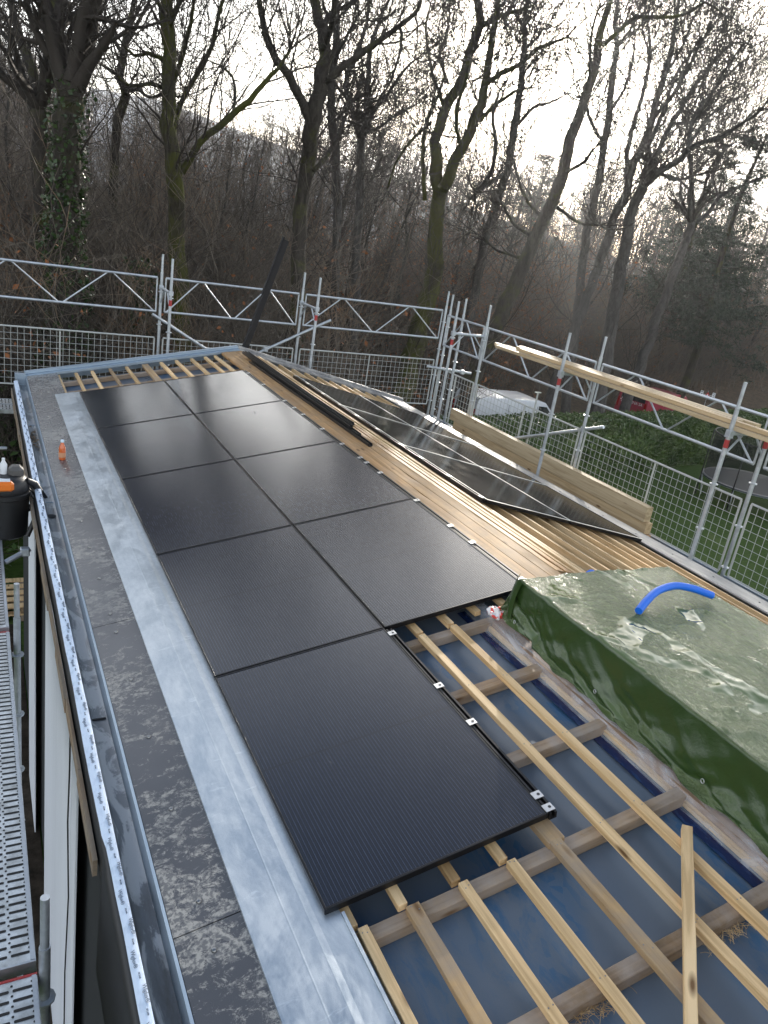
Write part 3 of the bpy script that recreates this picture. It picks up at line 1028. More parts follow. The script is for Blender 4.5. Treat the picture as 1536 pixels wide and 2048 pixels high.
# far end flap hanging down
NK = 22
E = np.zeros((NK + 1, NPF, 3))
for k in range(NK + 1):
    s = k / NK
    for i in range(NPF):
        p = P[NJ, i].copy()
        zb = max(zroof(p[0]) + .0, .36) if i < 121 else zroof(p[0])
        zb = min(zb, p[2])
        low = zroof(p[0]) - .01 + (.05 if p[0] > 2.2 else -.02)
        low = min(low, p[2] - .005)
        z = p[2] + (low - p[2]) * s
        bulge = .035 * math.sin(s * math.pi * .5) + .020 * mnoise.noise((p[0] * 5, s * 3, 2)) * s
        x = p[0]
        if i < 60:
            c_ = (1 - i / 60)
            x -= .03 * s * c_
            bulge += .05 * c_ * s
        E[k, i] = (x, p[1] + bulge, z)
tb.grid(E)
# folded ear at the far corner
ear = []
for k in range(12):
    s = k / 11
    row = []
    for q in range(7):
        r = q / 6
        row.append((1.925 - .035 * math.sin(r * 3.1) - .02 * s + .06 * r, 1.48 + .10 * r + .02 * math.sin(s * 3), .618 - s * .275 + .02 * r))
    ear.append(row)
tb.grid(ear)
tarp = tb.build('tarpaulin', MT['tarp'], smooth=True)
tag(tarp, 'wet dark green tarpaulin draped over the boxed roof opening, puddles on top', 'tarpaulin')
for (y, z) in ((.62, .345), (-.17, .352), (1.42, .355)):
    o_ = MB().tube([(0.011 * math.cos(a), 0, .011 * math.sin(a)) for a in np.linspace(0, 2 * math.pi, 13)], .0028, 6, False)
    o_.build('eyelet', MT['steel_clip'], tarp, Matrix.Translation(Vector((1.885, y, z + .012)) - tarp.location) @ Matrix.Rotation(math.pi / 2 - .15, 4, 'Z'), smooth=True)
# clear film along the curb
P = []
for j in range(91):
    y = -2.2 + 4.05 * j / 90
    P.append([(x + .010 * mnoise.noise((x * 9, y * 3, 5)), y, z + .008 * mnoise.noise((x * 20, y * 4, 1))) for x, z in ((1.815, .200), (1.828, .212), (1.838, .240), (1.848, .272), (1.87, .282), (1.890, .288), (1.912, .30))])
tag(MB().grid(P).build('plastic_film', MT['film'], smooth=True), 'crumpled clear plastic film wrapped along the timber curb below the tarpaulin', 'plastic film')
# plastic bag
P = []
for i in range(31):
    a = math.pi * i / 30
    P.append([(math.sin(a) * math.cos(b) * .055, math.sin(a) * math.sin(b) * .085, .042 * math.cos(a) + .03) for b in np.linspace(0, 2 * math.pi, 49)])
P = np.array(P)
for i in range(P.shape[0]):
    for j in range(P.shape[1]):
        P[i, j] *= 1 + .55 * mnoise.noise(Vector(P[i, j]) * 26) + .3 * abs(mnoise.noise(Vector(P[i, j]) * 55))
bg_ = MB().grid(P).build('plastic_bag', MT['bag'], smooth=True)
bg_.location = (1.87, 1.62, .295)
bg_.scale = (.75, .75, .75)
tag(bg_, 'crumpled red and white plastic bag tucked beside the tarpaulin corner', 'plastic bag')
# blue foam tubes on the tarpaulin
def noodle(pts, label):
    pts = [np.array(p) for p in pts]
    fine = []
    for i in range(len(pts) - 1):
        p0, p1, p2, p3 = pts[max(i - 1, 0)], pts[i], pts[i + 1], pts[min(i + 2, len(pts) - 1)]
        for t in np.linspace(0, 1, 9)[:-1]:
            fine.append(.5 * ((2 * p1) + (-p0 + p2) * t + (2 * p0 - 5 * p1 + 4 * p2 - p3) * t * t + (-p0 + 3 * p1 - 3 * p2 + p3) * t ** 3))
    fine.append(pts[-1])
    tag(MB().tube(fine, .025, 14).build('foam_tube', MT['noodle'], smooth='auto'), label, 'foam tube', 'blue foam tubes on the tarpaulin')


noodle([(2.43, .94, .655), (2.55, 1.0, .688), (2.70, 1.06, .715), (2.88, 1.09, .722), (3.03, 1.075, .70), (3.14, 1.045, .672), (3.20, 1.03, .655)], 'long bright blue foam tube arched across the wet tarpaulin')
noodle([(2.56, 1.57, .52), (2.61, 1.60, .575), (2.66, 1.61, .577), (2.72, 1.59, .52)], 'bright blue foam tube peeping over the far edge of the tarpaulin')

# ------------------------------------------------------------------ small things
be = empty('drink_bottle', FL @ Vector((-.448, 6.22, -.03)), 'small orange drink bottle with pale cap standing on the eave slates', 'bottle')
MB().lathe([(.030, 0), (.034, .008), (.034, .115), (.030, .14), (.016, .175), (.015, .19)], 20).build('body', MT['bottle_o'], be, Matrix.Identity(4), smooth='auto')
MB().lathe([(.0345, .03), (.0348, .034), (.0348, .078), (.0345, .082)], 20).build('sleeve', MT['bottle_l'], be, Matrix.Identity(4), smooth='auto')
MB().lathe([(.018, .191), (.018, .212), (.016, .215)], 16).build('cap', MT['cap'], be, Matrix.Identity(4), smooth='auto')
# dark bar leaning out from the gable peak
p0, p1 = Vector((2.74, 10.45, .42)), Vector((3.285, 10.47, 2.28))
d = (p1 - p0)
bar = MB()
L = d.length
bar.box(-.045, .045, -.04, .04, 0, L - .03).box(.046, .062, -.03, .03, L * .5, L)
tag(bar.build('steel_bar', MT['darksteel'], None, Matrix.Translation(p0) @ d.to_track_quat('Z', 'X').to_matrix().to_4x4()), 'long dark steel bar leaning out above the gable peak', 'steel bar')

# ------------------------------------------------------------------ scaffolding
TR = .0242
ZTOP, ZRAIL, ZMID, ZMESH, ZMB, ZDECK = 1.74, 1.37, .83, .40, -.50, -.74


def make_standard(red):
    e = empty('scaffold_standard')
    MB().tube([(0, 0, GZ), (0, 0, ZTOP - .28)], TR, 12).build('tube', MT['tube'], e, Matrix.Identity(4), smooth='auto')
    MB().tube([(0, 0, ZTOP - .279), (0, 0, ZTOP)], .0192, 12).build('spigot', MT['tube'], e, Matrix.Identity(4), smooth='auto')
    for z in (1.15, .62, .10, -.42, -.9, -1.9, -2.9, -3.9):
        MB().lathe([(.028, -.010), (.047, -.005), (.047, .005), (.028, .010)], 10, (0, 0, z)).build('rosette', MT['tube'], e, Matrix.Identity(4))
    if red:
        MB().tube([(0, 0, 1.03), (0, 0, 1.12)], TR + .002, 12).build('red_marking', MT['redpaint'], e, Matrix.Identity(4), smooth='auto')
    return e


stp, str_ = make_standard(False), make_standard(True)
used = {}


def standard(x, y, red, label, z=0, group='upright scaffold poles'):
    src = str_ if red else stp
    o = copy_tree(src) if src.name in used else src
    used[src.name] = 1
    o.location = (x, y, z)
    return tag(o, label, 'scaffold pole', group)


YB, YI = 11.2, 10.46
XB = [-1.55, 1.498, 3.955, 6.95]
XO, XI = 6.50, 5.86
YS = [9.06, 6.18, 3.32, .40]
standard(XB[1], YB, False, 'outer scaffold pole behind the gable, left pair, its truss rails ending at it')
standard(XB[1], YI, True, 'inner red marked scaffold pole behind the gable, left pair')
standard(XB[2], YB, False, 'outer scaffold pole behind the gable, right of the dark leaning bar')
standard(XB[2], YI, True, 'inner red marked scaffold pole right of the dark leaning bar')
standard(XB[3], YB, False, 'rear pole of the close twin poles at the far scaffold corner')
standard(6.60, YI, False, 'front pole of the close twin poles at the far scaffold corner')
standard(XI, YS[0], True, 'inner pole at the far scaffold corner, left end of the short braced crossbar')
standard(XO, 9.84, False, 'pole between the twin poles and the braced crossbar at the far scaffold corner')
standard(XO, YS[0], False, 'outer pole at the far scaffold corner, right end of the short braced crossbar')
standard(XI, YS[1], True, 'red marked scaffold pole in front of the stacked glued timbers, below the beam bundle')
standard(XO, YS[1], False, 'outer scaffold pole behind the beam bundle, above the middle of the glued timbers')
standard(XI, YS[2], True, 'red marked scaffold pole right of the glued timber stack, nearest one beside the eave')
standard(XO, YS[2], True, 'outer scaffold pole where two mesh guards meet, nearest one at the right')
standard(-1.0, .60, False, 'short topped scaffold pole beside the near perforated deck at the left eave', -.205 - ZTOP)
standard(-.985, 3.45, False, 'short topped scaffold pole beside the farther deck at the left eave', -.15 - ZTOP)


def truss(p, q, label, nb=4, zt=ZRAIL, zb=ZMID):
    p, q = Vector(p), Vector(q)
    e = empty('guard_truss', (p + q) / 2)
    I = -(p + q) / 2
    d = (q - p).normalized()
    a, b = p + d * .07, q - d * .07

    def bar(x, y, r, nm):
        MB().tube([x + I, y + I], r, 8).build(nm, MT['tube'], e, Matrix.Identity(4), smooth='auto')
    zt, zb = Vector((0, 0, zt)), Vector((0, 0, zb))
    bar(a + zt, b + zt, .0195, 'rail')
    bar(a + zb, b + zb, .0195, 'rail')
    bar(a + zt, a + zb, .013, 'end_post')
    bar(b + zt, b + zb, .013, 'end_post')
    for k in range(nb):
        c0, c1 = a.lerp(b, k / nb), a.lerp(b, (k + 1) / nb)
        z0, z1 = (zb, zt) if k % 2 == 0 else (zt, zb)
        bar(c0 + z0 + d * .03, c1 + z1 - d * .03, .012, 'brace')
    return tag(e, label, 'guard rail', 'lattice guard rails of the scaffold')


truss((XB[0], YB, 0), (XB[1], YB, 0), 'lattice guard rail behind the gable, running out of the picture at the left')
truss((XB[1], YB, 0), (XB[2], YB, 0), 'lattice guard rail behind the gable, crossed by the dark leaning bar')
truss((XB[2], YB, 0), (XB[3], YB, 0), 'lattice guard rail behind the gable, between the leaning bar and the far corner')
truss((XO, 10.42, 0), (XO, YS[0], 0), 'short lattice guard rail at the far scaffold corner', 2)
truss((XO, YS[0], 0), (XO, YS[1], 0), 'lattice guard rail under the far half of the beam bundle, above the white van')
truss((XO, YS[1], 0), (XO, YS[2], 0), 'lattice guard rail under the near half of the beam bundle, above the hedge')
truss((XO, YS[2], 0), (XO, YS[3], 0), 'lattice guard rail nearest the right edge of the photo')


def guard(p, q, label):
    p, q = Vector(p), Vector(q)
    L = (q - p).length - .14
    e = empty('mesh_guard', (p + q) / 2, rot=(0, 0, math.atan2((q - p).y, (q - p).x)))
    e.location.z = ZMB
    H = ZMESH - ZMB
    fr = MB()
    for a, b in (((-L / 2, 0, 0), (L / 2, 0, 0)), ((-L / 2, 0, H), (L / 2, 0, H)), ((-L / 2, 0, .012), (-L / 2, 0, H - .012)), ((L / 2, 0, .012), (L / 2, 0, H - .012))):
        fr.tube([a, b], .0135, 8)
    fr.build('frame', MT['meshcoat'], e, Matrix.Identity(4), smooth='auto')
    MB().tube([(0, .012, .015), (0, .012, H - .015)], .0125, 8).build('mid_post', MT['meshcoat'], e, Matrix.Identity(4), smooth='auto')
    w = MB()
    n = int(round(L / .095))
    for k in range(1, n):
        x = -L / 2 + L * k / n
        w.tube([(x, 0, .01), (x, 0, H - .01)], .0036, 4, False)
    n = int(round(H / .095))
    for k in range(1, n):
        z = H * k / n
        w.tube([(-L / 2, -.006, z), (L / 2, -.006, z)], .0036, 4, False)
    w.build('wire_mesh', MT['meshcoat'], e, Matrix.Identity(4))
    return tag(e, label, 'mesh guard', 'wire mesh guards of the scaffold')


guard((XB[0], YB, 0), (XB[1], YB, 0), 'wire mesh guard behind the gable at the left edge of the photo')
guard((XB[1], YB, 0), (XB[2], YB, 0), 'wire mesh guard mostly hidden behind the gable peak')
guard((XB[2], YB, 0), (XB[3], YB, 0), 'wire mesh guard behind the far slope, before the far corner')
guard((XO, 10.42, 0), (XO, YS[0], 0), 'narrow wire mesh guard at the far scaffold corner')
guard((XO, YS[0], 0), (XO, YS[1], 0), 'wire mesh guard behind the glued timber stack in front of the white van')
guard((XO, YS[1], 0), (XO, YS[2], 0), 'wire mesh guard before the hedge, beside the near end of the glued timbers')
guard((XO, YS[2], 0), (XO, YS[3], 0), 'wire mesh guard at the right edge of the photo, in front of the lawn')


def bracket(p, q, z, label):
    p, q = Vector(p), Vector(q)
    e = empty('transom_bracket', (p + q) / 2 + Vector((0, 0, z)))
    h = (q - p) / 2
    MB().tube([-h, h], .022, 10).build('tube', MT['tube'], e, Matrix.Identity(4), smooth='auto')
    D = Vector((0, 0, -.24))
    for sg in (-1, 1):
        MB().tube([h * sg * .96 + D, h * sg * .35 + Vector((0, 0, -.02))], .012, 8).build('knee_brace', MT['tube'], e, Matrix.Identity(4), smooth='auto')
        MB().box(-.034, .034, -.034, .034, -.035, .035).build('clamp', MT['tube'], e, Matrix.Translation(h * sg), bevel=.006)
    return tag(e, label, 'scaffold bracket', 'braced crossbars of the scaffold')


bracket((XB[1], YI, 0), (XB[1], YB, 0), 1.22, 'short crossbar joining the left pair of poles behind the gable')
bracket((XB[2], YI, 0), (XB[2], YB, 0), 1.22, 'short crossbar joining the pair of poles right of the leaning bar')
bracket((XI, YS[0], 0), (XO, YS[0], 0), 1.22, 'braced crossbar at the far scaffold corner, above the white van')
bracket((XI, YS[1], 0), (XO, YS[1], 0), 1.19, 'braced crossbar under the middle of the beam bundle')
bracket((XI, YS[2], 0), (XO, YS[2], 0), 1.19, 'braced crossbar under the near end of the beam bundle')


def loose_tube(p, q, label, r=TR):
    p, q = Vector(p), Vector(q)
    c = (p + q) / 2
    e = empty('scaffold_tube', c)
    MB().tube([p - c, q - c], r, 12, True).build('tube', MT['tube'], e, Matrix.Identity(4), smooth='auto')
    f = (q - p) * .30
    MB().box(-.04, .04, -.035, .035, -.04, .04).build('coupler', MT['tube'], e, Matrix.Translation(f), bevel=.01)
    return tag(e, label, 'scaffold tube', 'bracing tubes clamped to the scaffold')


loose_tube((1.36, 11.12, .79), (2.55, 11.12, .14), 'bracing tube slanting down behind the gable from the left pole pair')
loose_tube((4.52, 11.12, .98), (3.05, 11.12, .20), 'bracing tube rising behind the gable through the pole pair right of the leaning bar')
loose_tube((6.42, 7.60, -.15), (6.58, 5.88, .54), 'bracing tube slanting across the mesh above the glued timbers')
loose_tube((6.2, 10.3, .42), (7.0, 10.0, .40), 'short tube at the far scaffold corner')
loose_tube((-2.2, 9.3, -.97), (-.86, 9.3, -.97), 'level tube left of the gutter, upper of the two above the shrubs')
loose_tube((-2.2, 9.3, -1.22), (-.86, 9.3, -1.22), 'level tube left of the gutter, lower of the two above the shrubs')
loose_tube((-1.02, 4.95, -.68), (-.81, 5.05, -.60), 'short tube below the black bucket at the left eave')
tp = empty('safety_post', (6.5, 7.35, 0), 'thin upright post with a small flat top standing behind the glued timbers', 'post')
MB().tube([(0, 0, ZDECK), (0, 0, .66)], .013, 8).build('tube', MT['meshcoat'], tp, Matrix.Identity(4), smooth='auto')
MB().box(-.05, .05, -.02, .02, .661, .675).build('top_plate', MT['meshcoat'], tp, Matrix.Identity(4))


def deck(x0, x1, y0, y1, z, label, slots=True):
    e = empty('deck_plank', ((x0 + x1) / 2, (y0 + y1) / 2, z))
    w, l = (x1 - x0) / 2, (y1 - y0) / 2
    along_y = l > w
    W, L = (w, l) if along_y else (l, w)
    T = Matrix.Identity(4) if along_y else Matrix.Rotation(math.pi / 2, 4, 'Z')
    MB().box(-W, W, -L, L, -.004, 0).box(-W, -W + .004, -L, L, -.06, -.0045).box(W - .004, W, -L, L, -.06, -.0045).build('plate', MT['deck'], e, T)
    MB().box(W - .022, W - .004, -L, L, .0005, .006).box(-W + .004, -W + .022, -L, L, .0005, .006).build('edge_rim', MT['tube'], e, T)
    s = MB()
    n = int(2 * L / .048)
    for k in range(1, n):
        yy = -L + 2 * L * k / n
        for xx in (-W * .62, W * .05, W * .62) if W > .1 else (0,):
            a = W * .24
            pts = [(xx + a * c, yy + .007 * d) for c, d in ((-1, -.6), (-.9, -1), (.9, -1), (1, -.6), (1, .6), (.9, 1), (-.9, 1), (-1, .6))]
            s.add([(px, py, .0015) for px, py in pts], [tuple(range(8))])
        for xx in (-W * .93, -W * .3, W * .36, W * .86):
            s.add([(xx + .006 * math.cos(t), yy + .024 + .006 * math.sin(t), .0015) for t in np.arange(6) * math.pi / 3], [tuple(range(6))])
    s.build('slots', MT['slot'], e, T)
    for sg in (-1, 1):
        MB().box(-W, W, sg * (L + .006) - .005, sg * (L + .006) + .005, -.06, .004).build('end_plate', MT['redpaint'] if sg > 0 else MT['tube'], e, T)
    return tag(e, label, 'scaffold deck', 'perforated steel scaffold decks')


deck(-1.35, -1.03, -2.3, .60, -.64, 'perforated steel deck at the lower left corner, nearest one')
deck(-1.35, -1.03, .68, 3.62, -.64, 'perforated steel deck at the left edge, middle one, beside the white wall panel')
deck(-1.35, -1.03, 3.70, 6.62, -.64, 'perforated steel deck at the left edge under the black bucket')
for i, yy in enumerate((10.50, 10.84)):
    for xa, xb in ((XB[0], XB[1]), (XB[1], XB[2]), (XB[2], 6.5)):
        vis = xa < 0
        if vis:
            deck(xa + .05, xb - .05, yy, yy + .32, ZDECK, 'perforated deck behind the gable at the left edge, ' + ('inner plank' if i == 0 else 'outer plank beside the mesh'))
deck(5.90, 6.20, 3.35, 6.15, ZDECK, 'perforated deck beside the eave near the glued timber stack')
deck(5.90, 6.20, .43, 3.29, ZDECK, 'perforated deck beside the eave at the right edge of the photo')


def toe(p, q, label):
    p, q = Vector(p), Vector(q)
    L = (q - p).length - .1
    e = MB().box(-L / 2, L / 2, -.012, .012, 0, .24)
    o = e.build('toe_board', MT['toeboard'], None, Matrix.Translation(((p + q) / 2).to_tuple()[:2] + (ZDECK + .003,)) @ Matrix.Rotation(math.atan2((q - p).y, (q - p).x), 4, 'Z'), bevel=.003)
    return tag(o, label, 'toe board', 'toe boards of the scaffold')


toe((6.46, YS[0], 0), (6.46, YS[1], 0), 'blue grey toe board behind the glued timber stack')
toe((6.46, YS[1], 0), (6.46, YS[2], 0), 'blue grey toe board from the glued timbers to the nearest right pole')
toe((6.46, YS[2], 0), (6.46, YS[3], 0), 'blue grey toe board running out of the photo at the right')
toe((6.46, 10.4, 0), (6.46, YS[0], 0), 'short blue grey toe board at the far scaffold corner')

# beam bundle on the crossbars
bz = 1.213
for i, (x, z, y0, y1, w, h) in enumerate(((5.98, bz, -.4, 7.9, .085, .045), (6.10, bz, -.2, 8.15, .085, .045), (6.22, bz, -.8, 8.0, .085, .045),
                                          (6.03, bz + .049, -1.0, 7.4, .085, .045), (6.14, bz + .049, 3.45, 7.6, .085, .045), (6.25, bz + .049, 3.3, 7.7, .085, .045))):
    L = y1 - y0
    o_ = MB().box(-w / 2, w / 2, -L / 2, L / 2, 0, h).build('timber_beam', MT['glulam'], None, Matrix.Translation((x, (y0 + y1) / 2, z)) @ Matrix.Rotation((.004, -.003, .002, -.004, .003, 0)[i], 4, 'Z'), bevel=.003)
    tag(o_, 'long pale timber in the bundle on the scaffold crossbars, ' + ['lower layer, house side', 'lower layer, middle', 'lower layer, garden side', 'upper layer, house side', 'upper layer, middle', 'upper layer, garden side'][i],
        'timber', 'timbers resting on the scaffold crossbars')
# glued timber stack on the deck
zz = ZDECK + .004
for i, (x0, x1, h, y0, y1, mt) in enumerate(((6.215, 6.36, .145, 4.30, 9.2, 'ridgewood'), (6.20, 6.33, .145, 4.33, 9.25, 'ridgewood'), (6.218, 6.33, .145, 4.36, 9.1, 'glulam'), (6.20, 6.31, .20, 4.40, 9.22, 'glulam'))):
    o_ = MB().box(-(x1 - x0) / 2, (x1 - x0) / 2, -(y1 - y0) / 2, (y1 - y0) / 2, 0, h).build('glued_timber', MT[mt], None, Matrix.Translation(((x0 + x1) / 2, (y0 + y1) / 2, zz)), bevel=.004)
    tag(o_, 'glued timber board in the stack beside the far eave, ' + ['bottom one', 'second from the bottom', 'third from the bottom', 'tall one on top'][i], 'timber', 'stacked glued timbers')
    zz += h + .004

# ------------------------------------------------------------------ black bucket with tools on the left deck
vx, vy, vz = -.985, 5.5, -.636
vac = empty('tool_vacuum', (vx, vy, vz), 'black barrel vacuum with an orange top and white bottles, standing on the left scaffold deck', 'vacuum cleaner')
I4 = Matrix.Identity(4)
MB().lathe([(.15, 0), (.175, .02), (.19, .18), (.20, .40), (.21, .41), (.21, .45), (.195, .46)], 24).build('barrel', MT['black_plain'], vac, I4, smooth='auto')
MB().lathe([(.20, .462), (.205, .50), (.19, .56), (.15, .60), (.10, .61)], 24).build('lid', MT['black_plain'], vac, I4, smooth='auto')
MB().box(-.15, .06, -.215, -.08, .50, .60).build('motor_cover', MT['orange'], vac, I4, bevel=.025)
MB().box(-.12, .03, -.19, -.10, .601, .606).build('label_plate', MT['whitep'], vac, I4)
MB().box(.02, .15, -.05, .09, .56, .69).build('motor_cap', MT['grey_plastic'], vac, I4, bevel=.035)
MB().tube([(.17, -.05, .56), (.24, -.02, .52), (.33, .0, .36), (.30, .02, .30), (.18, .0, .26)], .034, 10).build('handle', MT['black_plain'], vac, I4, smooth='auto')
MB().tube([(.15, .02, .50), (.25, -.05, .38), (.24, -.12, .2), (.17, -.16, .04)], .024, 10).build('hose', MT['black_plain'], vac, I4, smooth='auto')
for k, (bx, by) in enumerate(((-.02, .02), (-.12, .04))):
    b_ = MB().lathe([(.03, .60), (.032, .61), (.032, .70), (.014, .735), (.014, .76)], 14, (bx, by, 0)).build('white_bottle', MT['whitep'], None, Matrix.Translation((vx, vy, vz)), smooth='auto')
    tag(b_, ['white bottle standing on the black vacuum, nearer the gutter', 'white bottle standing on the black vacuum, at the very edge of the photo'][k], 'bottle', 'white bottles on the vacuum')
# cable hanging along the wall
ys = [(-.93, 1.75, -.62), (-.92, 1.72, -1.1), (-.88, 1.80, -1.7), (-.82, 1.70, -2.4), (-.80, 1.85, -3.4), (-.78, 1.8, -4.6)]
tag(MB().tube([(-.725, 2.35, -.43), (-.72, 2.38, -1.0), (-.72, 2.44, -1.5), (-.715, 2.36, -2.1), (-.715, 2.5, -3.0), (-.715, 2.45, -4.9)], .006, 6).build('cable', MT['black_plain'], smooth=True), 'thin black cable hanging down the white wall panel', 'cable')
# pallets on the ground below
for k in range(2):
    e = empty('wooden_pallet', (-.95, 12.2 + .0 * k, GZ + .01 + .16 * k), 'wooden pallet on the ground below the left scaffold, ' + ('lower one' if k == 0 else 'upper one'), 'pallet', 'pallets below the left scaffold')
    b = MB()
    for q in range(5):
        b.box(-.5, .5, -.6 + q * .26, -.46 + q * .26, .122, .144)
    b.build('deck_boards', MT['pine'], e, I4)
    b = MB()
    for q in (-.45, 0, .35):
        b.box(q, q + .1, -.6, .6, 0, .12)
    b.build('runners', MT['brownwood'], e, I4)


# ------------------------------------------------------------------ ground, road, hill
def sstep(a, b, x):
    t = np.clip((x - a) / (b - a), 0, 1)
    return t * t * (3 - 2 * t)


def terrain(x, y):
    x, y = np.asarray(x, float), np.asarray(y, float)
    start = 14.0 + 13.0 * sstep(7, 14, x)
    h = GZ + np.clip((y - start) * .22, 0, 4.2) * sstep(-60, -6, x + 40)
    h = h + .15 * np.sin(x * .35) * np.sin(y * .28) * sstep(14, 22, y - .3 * x)
    az = np.degrees(np.arctan2(x - CAM[0], y - CAM[1]))
    d = np.hypot(x - CAM[0], y - CAM[1])
    el = np.interp(az, [-40, 4, 11, 17.6, 23.4, 30, 45, 60], [5.2, 5.3, 5.4, 4.3, 3.5, 2.6, .4, .3])
    crest = 2.6 + 300 * np.tan(np.radians(el))
    return h + np.maximum(crest - h, 0) * sstep(95, 300, d) * (y > -20)


def axis(lo, hi, step):
    return np.arange(lo, hi + step * .5, step)


gx = np.concatenate([axis(-400, -80, 20), axis(-76, 76, 2.0), axis(80, 400, 16)])
gy = np.concatenate([axis(-400, -40, 20), axis(-36, 96, 2.0), axis(100, 400, 10)])
X, Y = np.meshgrid(gx, gy)
V = np.stack([X, Y, terrain(X, Y)], -1).reshape(-1, 3)
nx_, ny_ = len(gx), len(gy)
ii, jj = np.meshgrid(np.arange(nx_ - 1), np.arange(ny_ - 1))
q = (jj * nx_ + ii).ravel()
F = np.stack([q, q + 1, q + 1 + nx_, q + nx_], 1)
me = fast_mesh('ground', V, F, MT['ground'], True)
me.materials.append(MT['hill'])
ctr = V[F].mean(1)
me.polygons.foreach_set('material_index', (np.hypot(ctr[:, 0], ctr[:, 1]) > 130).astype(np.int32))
gr = bpy.data.objects.new('ground', me)
COL.objects.link(gr)
struct(gr)
sp_ = MB().box(-4.5, -.64, -3, 11.5, GZ + .002, GZ + .02).build('bare_soil', MT['soil'])
struct(sp_)
P = []
for t in np.linspace(0, 1, 40):
    x = 11.5 + 60 * t
    c = 23.4 + .16 * (x - 14)
    P.append([(x, c - 2.1, GZ + .03), (x, c + 2.4, GZ + .03)])
rd = MB().grid(P).build('road', MT['asphalt'])
struct(rd)


# ------------------------------------------------------------------ leaves, twigs
def leaf_arrays(centers, size, aspect=.6):
    n = len(centers)
    d = rng.normal(size=(n, 3))
    d /= np.linalg.norm(d, axis=1)[:, None]
    e = np.cross(d, rng.normal(size=(n, 3)))
    e /= np.linalg.norm(e, axis=1)[:, None]
    s = size * rng.uniform(.6, 1.4, (n, 1))
    a, b = d * s, e * s * aspect
    fold = np.cross(d, e) * s * .18
    V = np.stack([centers - a, centers - b + fold, centers + a, centers + b + fold], 1).reshape(-1, 3)
    return V, np.arange(4 * n).reshape(-1, 4)


def seg_arrays(S):
    """S (n,8): p0 p1 r0 r1 -> three-sided prisms"""
    p0, p1, r0, r1 = S[:, 0:3], S[:, 3:6], S[:, 6:7], S[:, 7:8]
    t = p1 - p0
    t /= (np.linalg.norm(t, axis=1)[:, None] + 1e-9)
    ref = np.where(np.abs(t[:, 2:3]) < .9, np.array([[0, 0, 1.]]), np.array([[1., 0, 0]]))
    u = np.cross(t, ref)
    u /= (np.linalg.norm(u, axis=1)[:, None] + 1e-9)
    w = np.cross(t, u)
    vs = []
    for p, r in ((p0, r0), (p1, r1)):
        for k in range(3):
            a = 2 * math.pi * k / 3
            vs.append(p + r * (math.cos(a) * u + math.sin(a) * w))
    V = np.stack(vs, 1).reshape(-1, 3)
    b = np.arange(len(S))[:, None] * 6
    F = np.concatenate([b + np.array([[0, 1, 4, 3]]), b + np.array([[1, 2, 5, 4]]), b + np.array([[2, 0, 3, 5]])], 0)
    return V, F


rnd = random.Random(5)


def rvec():
    while True:
        x, y, z = rnd.uniform(-1, 1), rnd.uniform(-1, 1), rnd.uniform(-1, 1)
        q = x * x + y * y + z * z
        if .01 < q < 1:
            q = q ** .5
            return x / q, y / q, z / q


def grow(S, p, d, L, r, lvl, up=.10, wig=.34, seg=.24, rmin=.0045, kids=(2.6, 3.2, 0), sub=.52):
    n = max(2, int(L / (seg * (.75 if lvl else 1))))
    sl = L / n
    px, py, pz = p
    dx, dy, dz = d
    for i in range(n):
        a, b, c = rvec()
        dx += a * wig
        dy += b * wig
        dz += c * wig + up
        q = 1 / math.sqrt(dx * dx + dy * dy + dz * dz + 1e-9)
        dx, dy, dz = dx * q, dy * q, dz * q
        r0 = max(rmin, r * (1 - i / n * .8))
        r1 = max(rmin, r * (1 - (i + 1) / n * .8))
        qx, qy, qz = px + dx * sl, py + dy * sl, pz + dz * sl
        S.append((px, py, pz, qx, qy, qz, r0, r1))
        px, py, pz = qx, qy, qz
        if lvl < len(kids) and kids[lvl] > 0:
            k = kids[lvl] * sl
            while k > 0:
                if k >= 1 or rnd.random() < k:
                    a, b, c = rvec()
                    t = rnd.uniform(.6, 1.15)
                    e = (dx * .75 + a * t, dy * .75 + b * t, dz * .75 + c * t + .12)
                    q = 1 / math.sqrt(e[0] ** 2 + e[1] ** 2 + e[2] ** 2 + 1e-9)
                    grow(S, (px, py, pz), (e[0] * q, e[1] * q, e[2] * q), L * sub * rnd.uniform(.55, 1.15), max(rmin, r1 * .62), lvl + 1, up, wig, seg, rmin, kids, sub)
                k -= 1


def pray(x, y):
    d = R_CAM.T @ np.array([(x - 768) / FPX, (y - 1024) / FPX, 1.])
    return d / np.linalg.norm(d)


def smooth_poly(P, Rr, step):
    P, Rr = np.array(P), np.array(Rr)
    out, ro = [], []
    n = len(P)
    for i in range(n - 1):
        p0, p1, p2, p3 = P[max(i - 1, 0)], P[i], P[i + 1], P[min(i + 2, n - 1)]
        k = max(2, int(np.linalg.norm(p2 - p1) / step))
        for t in np.arange(k) / k:
            out.append(.5 * ((2 * p1) + (-p0 + p2) * t + (2 * p0 - 5 * p1 + 4 * p2 - p3) * t * t + (-p0 + 3 * p1 - 3 * p2 + p3) * t ** 3))
            ro.append(Rr[i] * (1 - t) + Rr[i + 1] * t)
    out.append(P[-1])
    ro.append(Rr[-1])
    return np.array(out), np.array(ro)


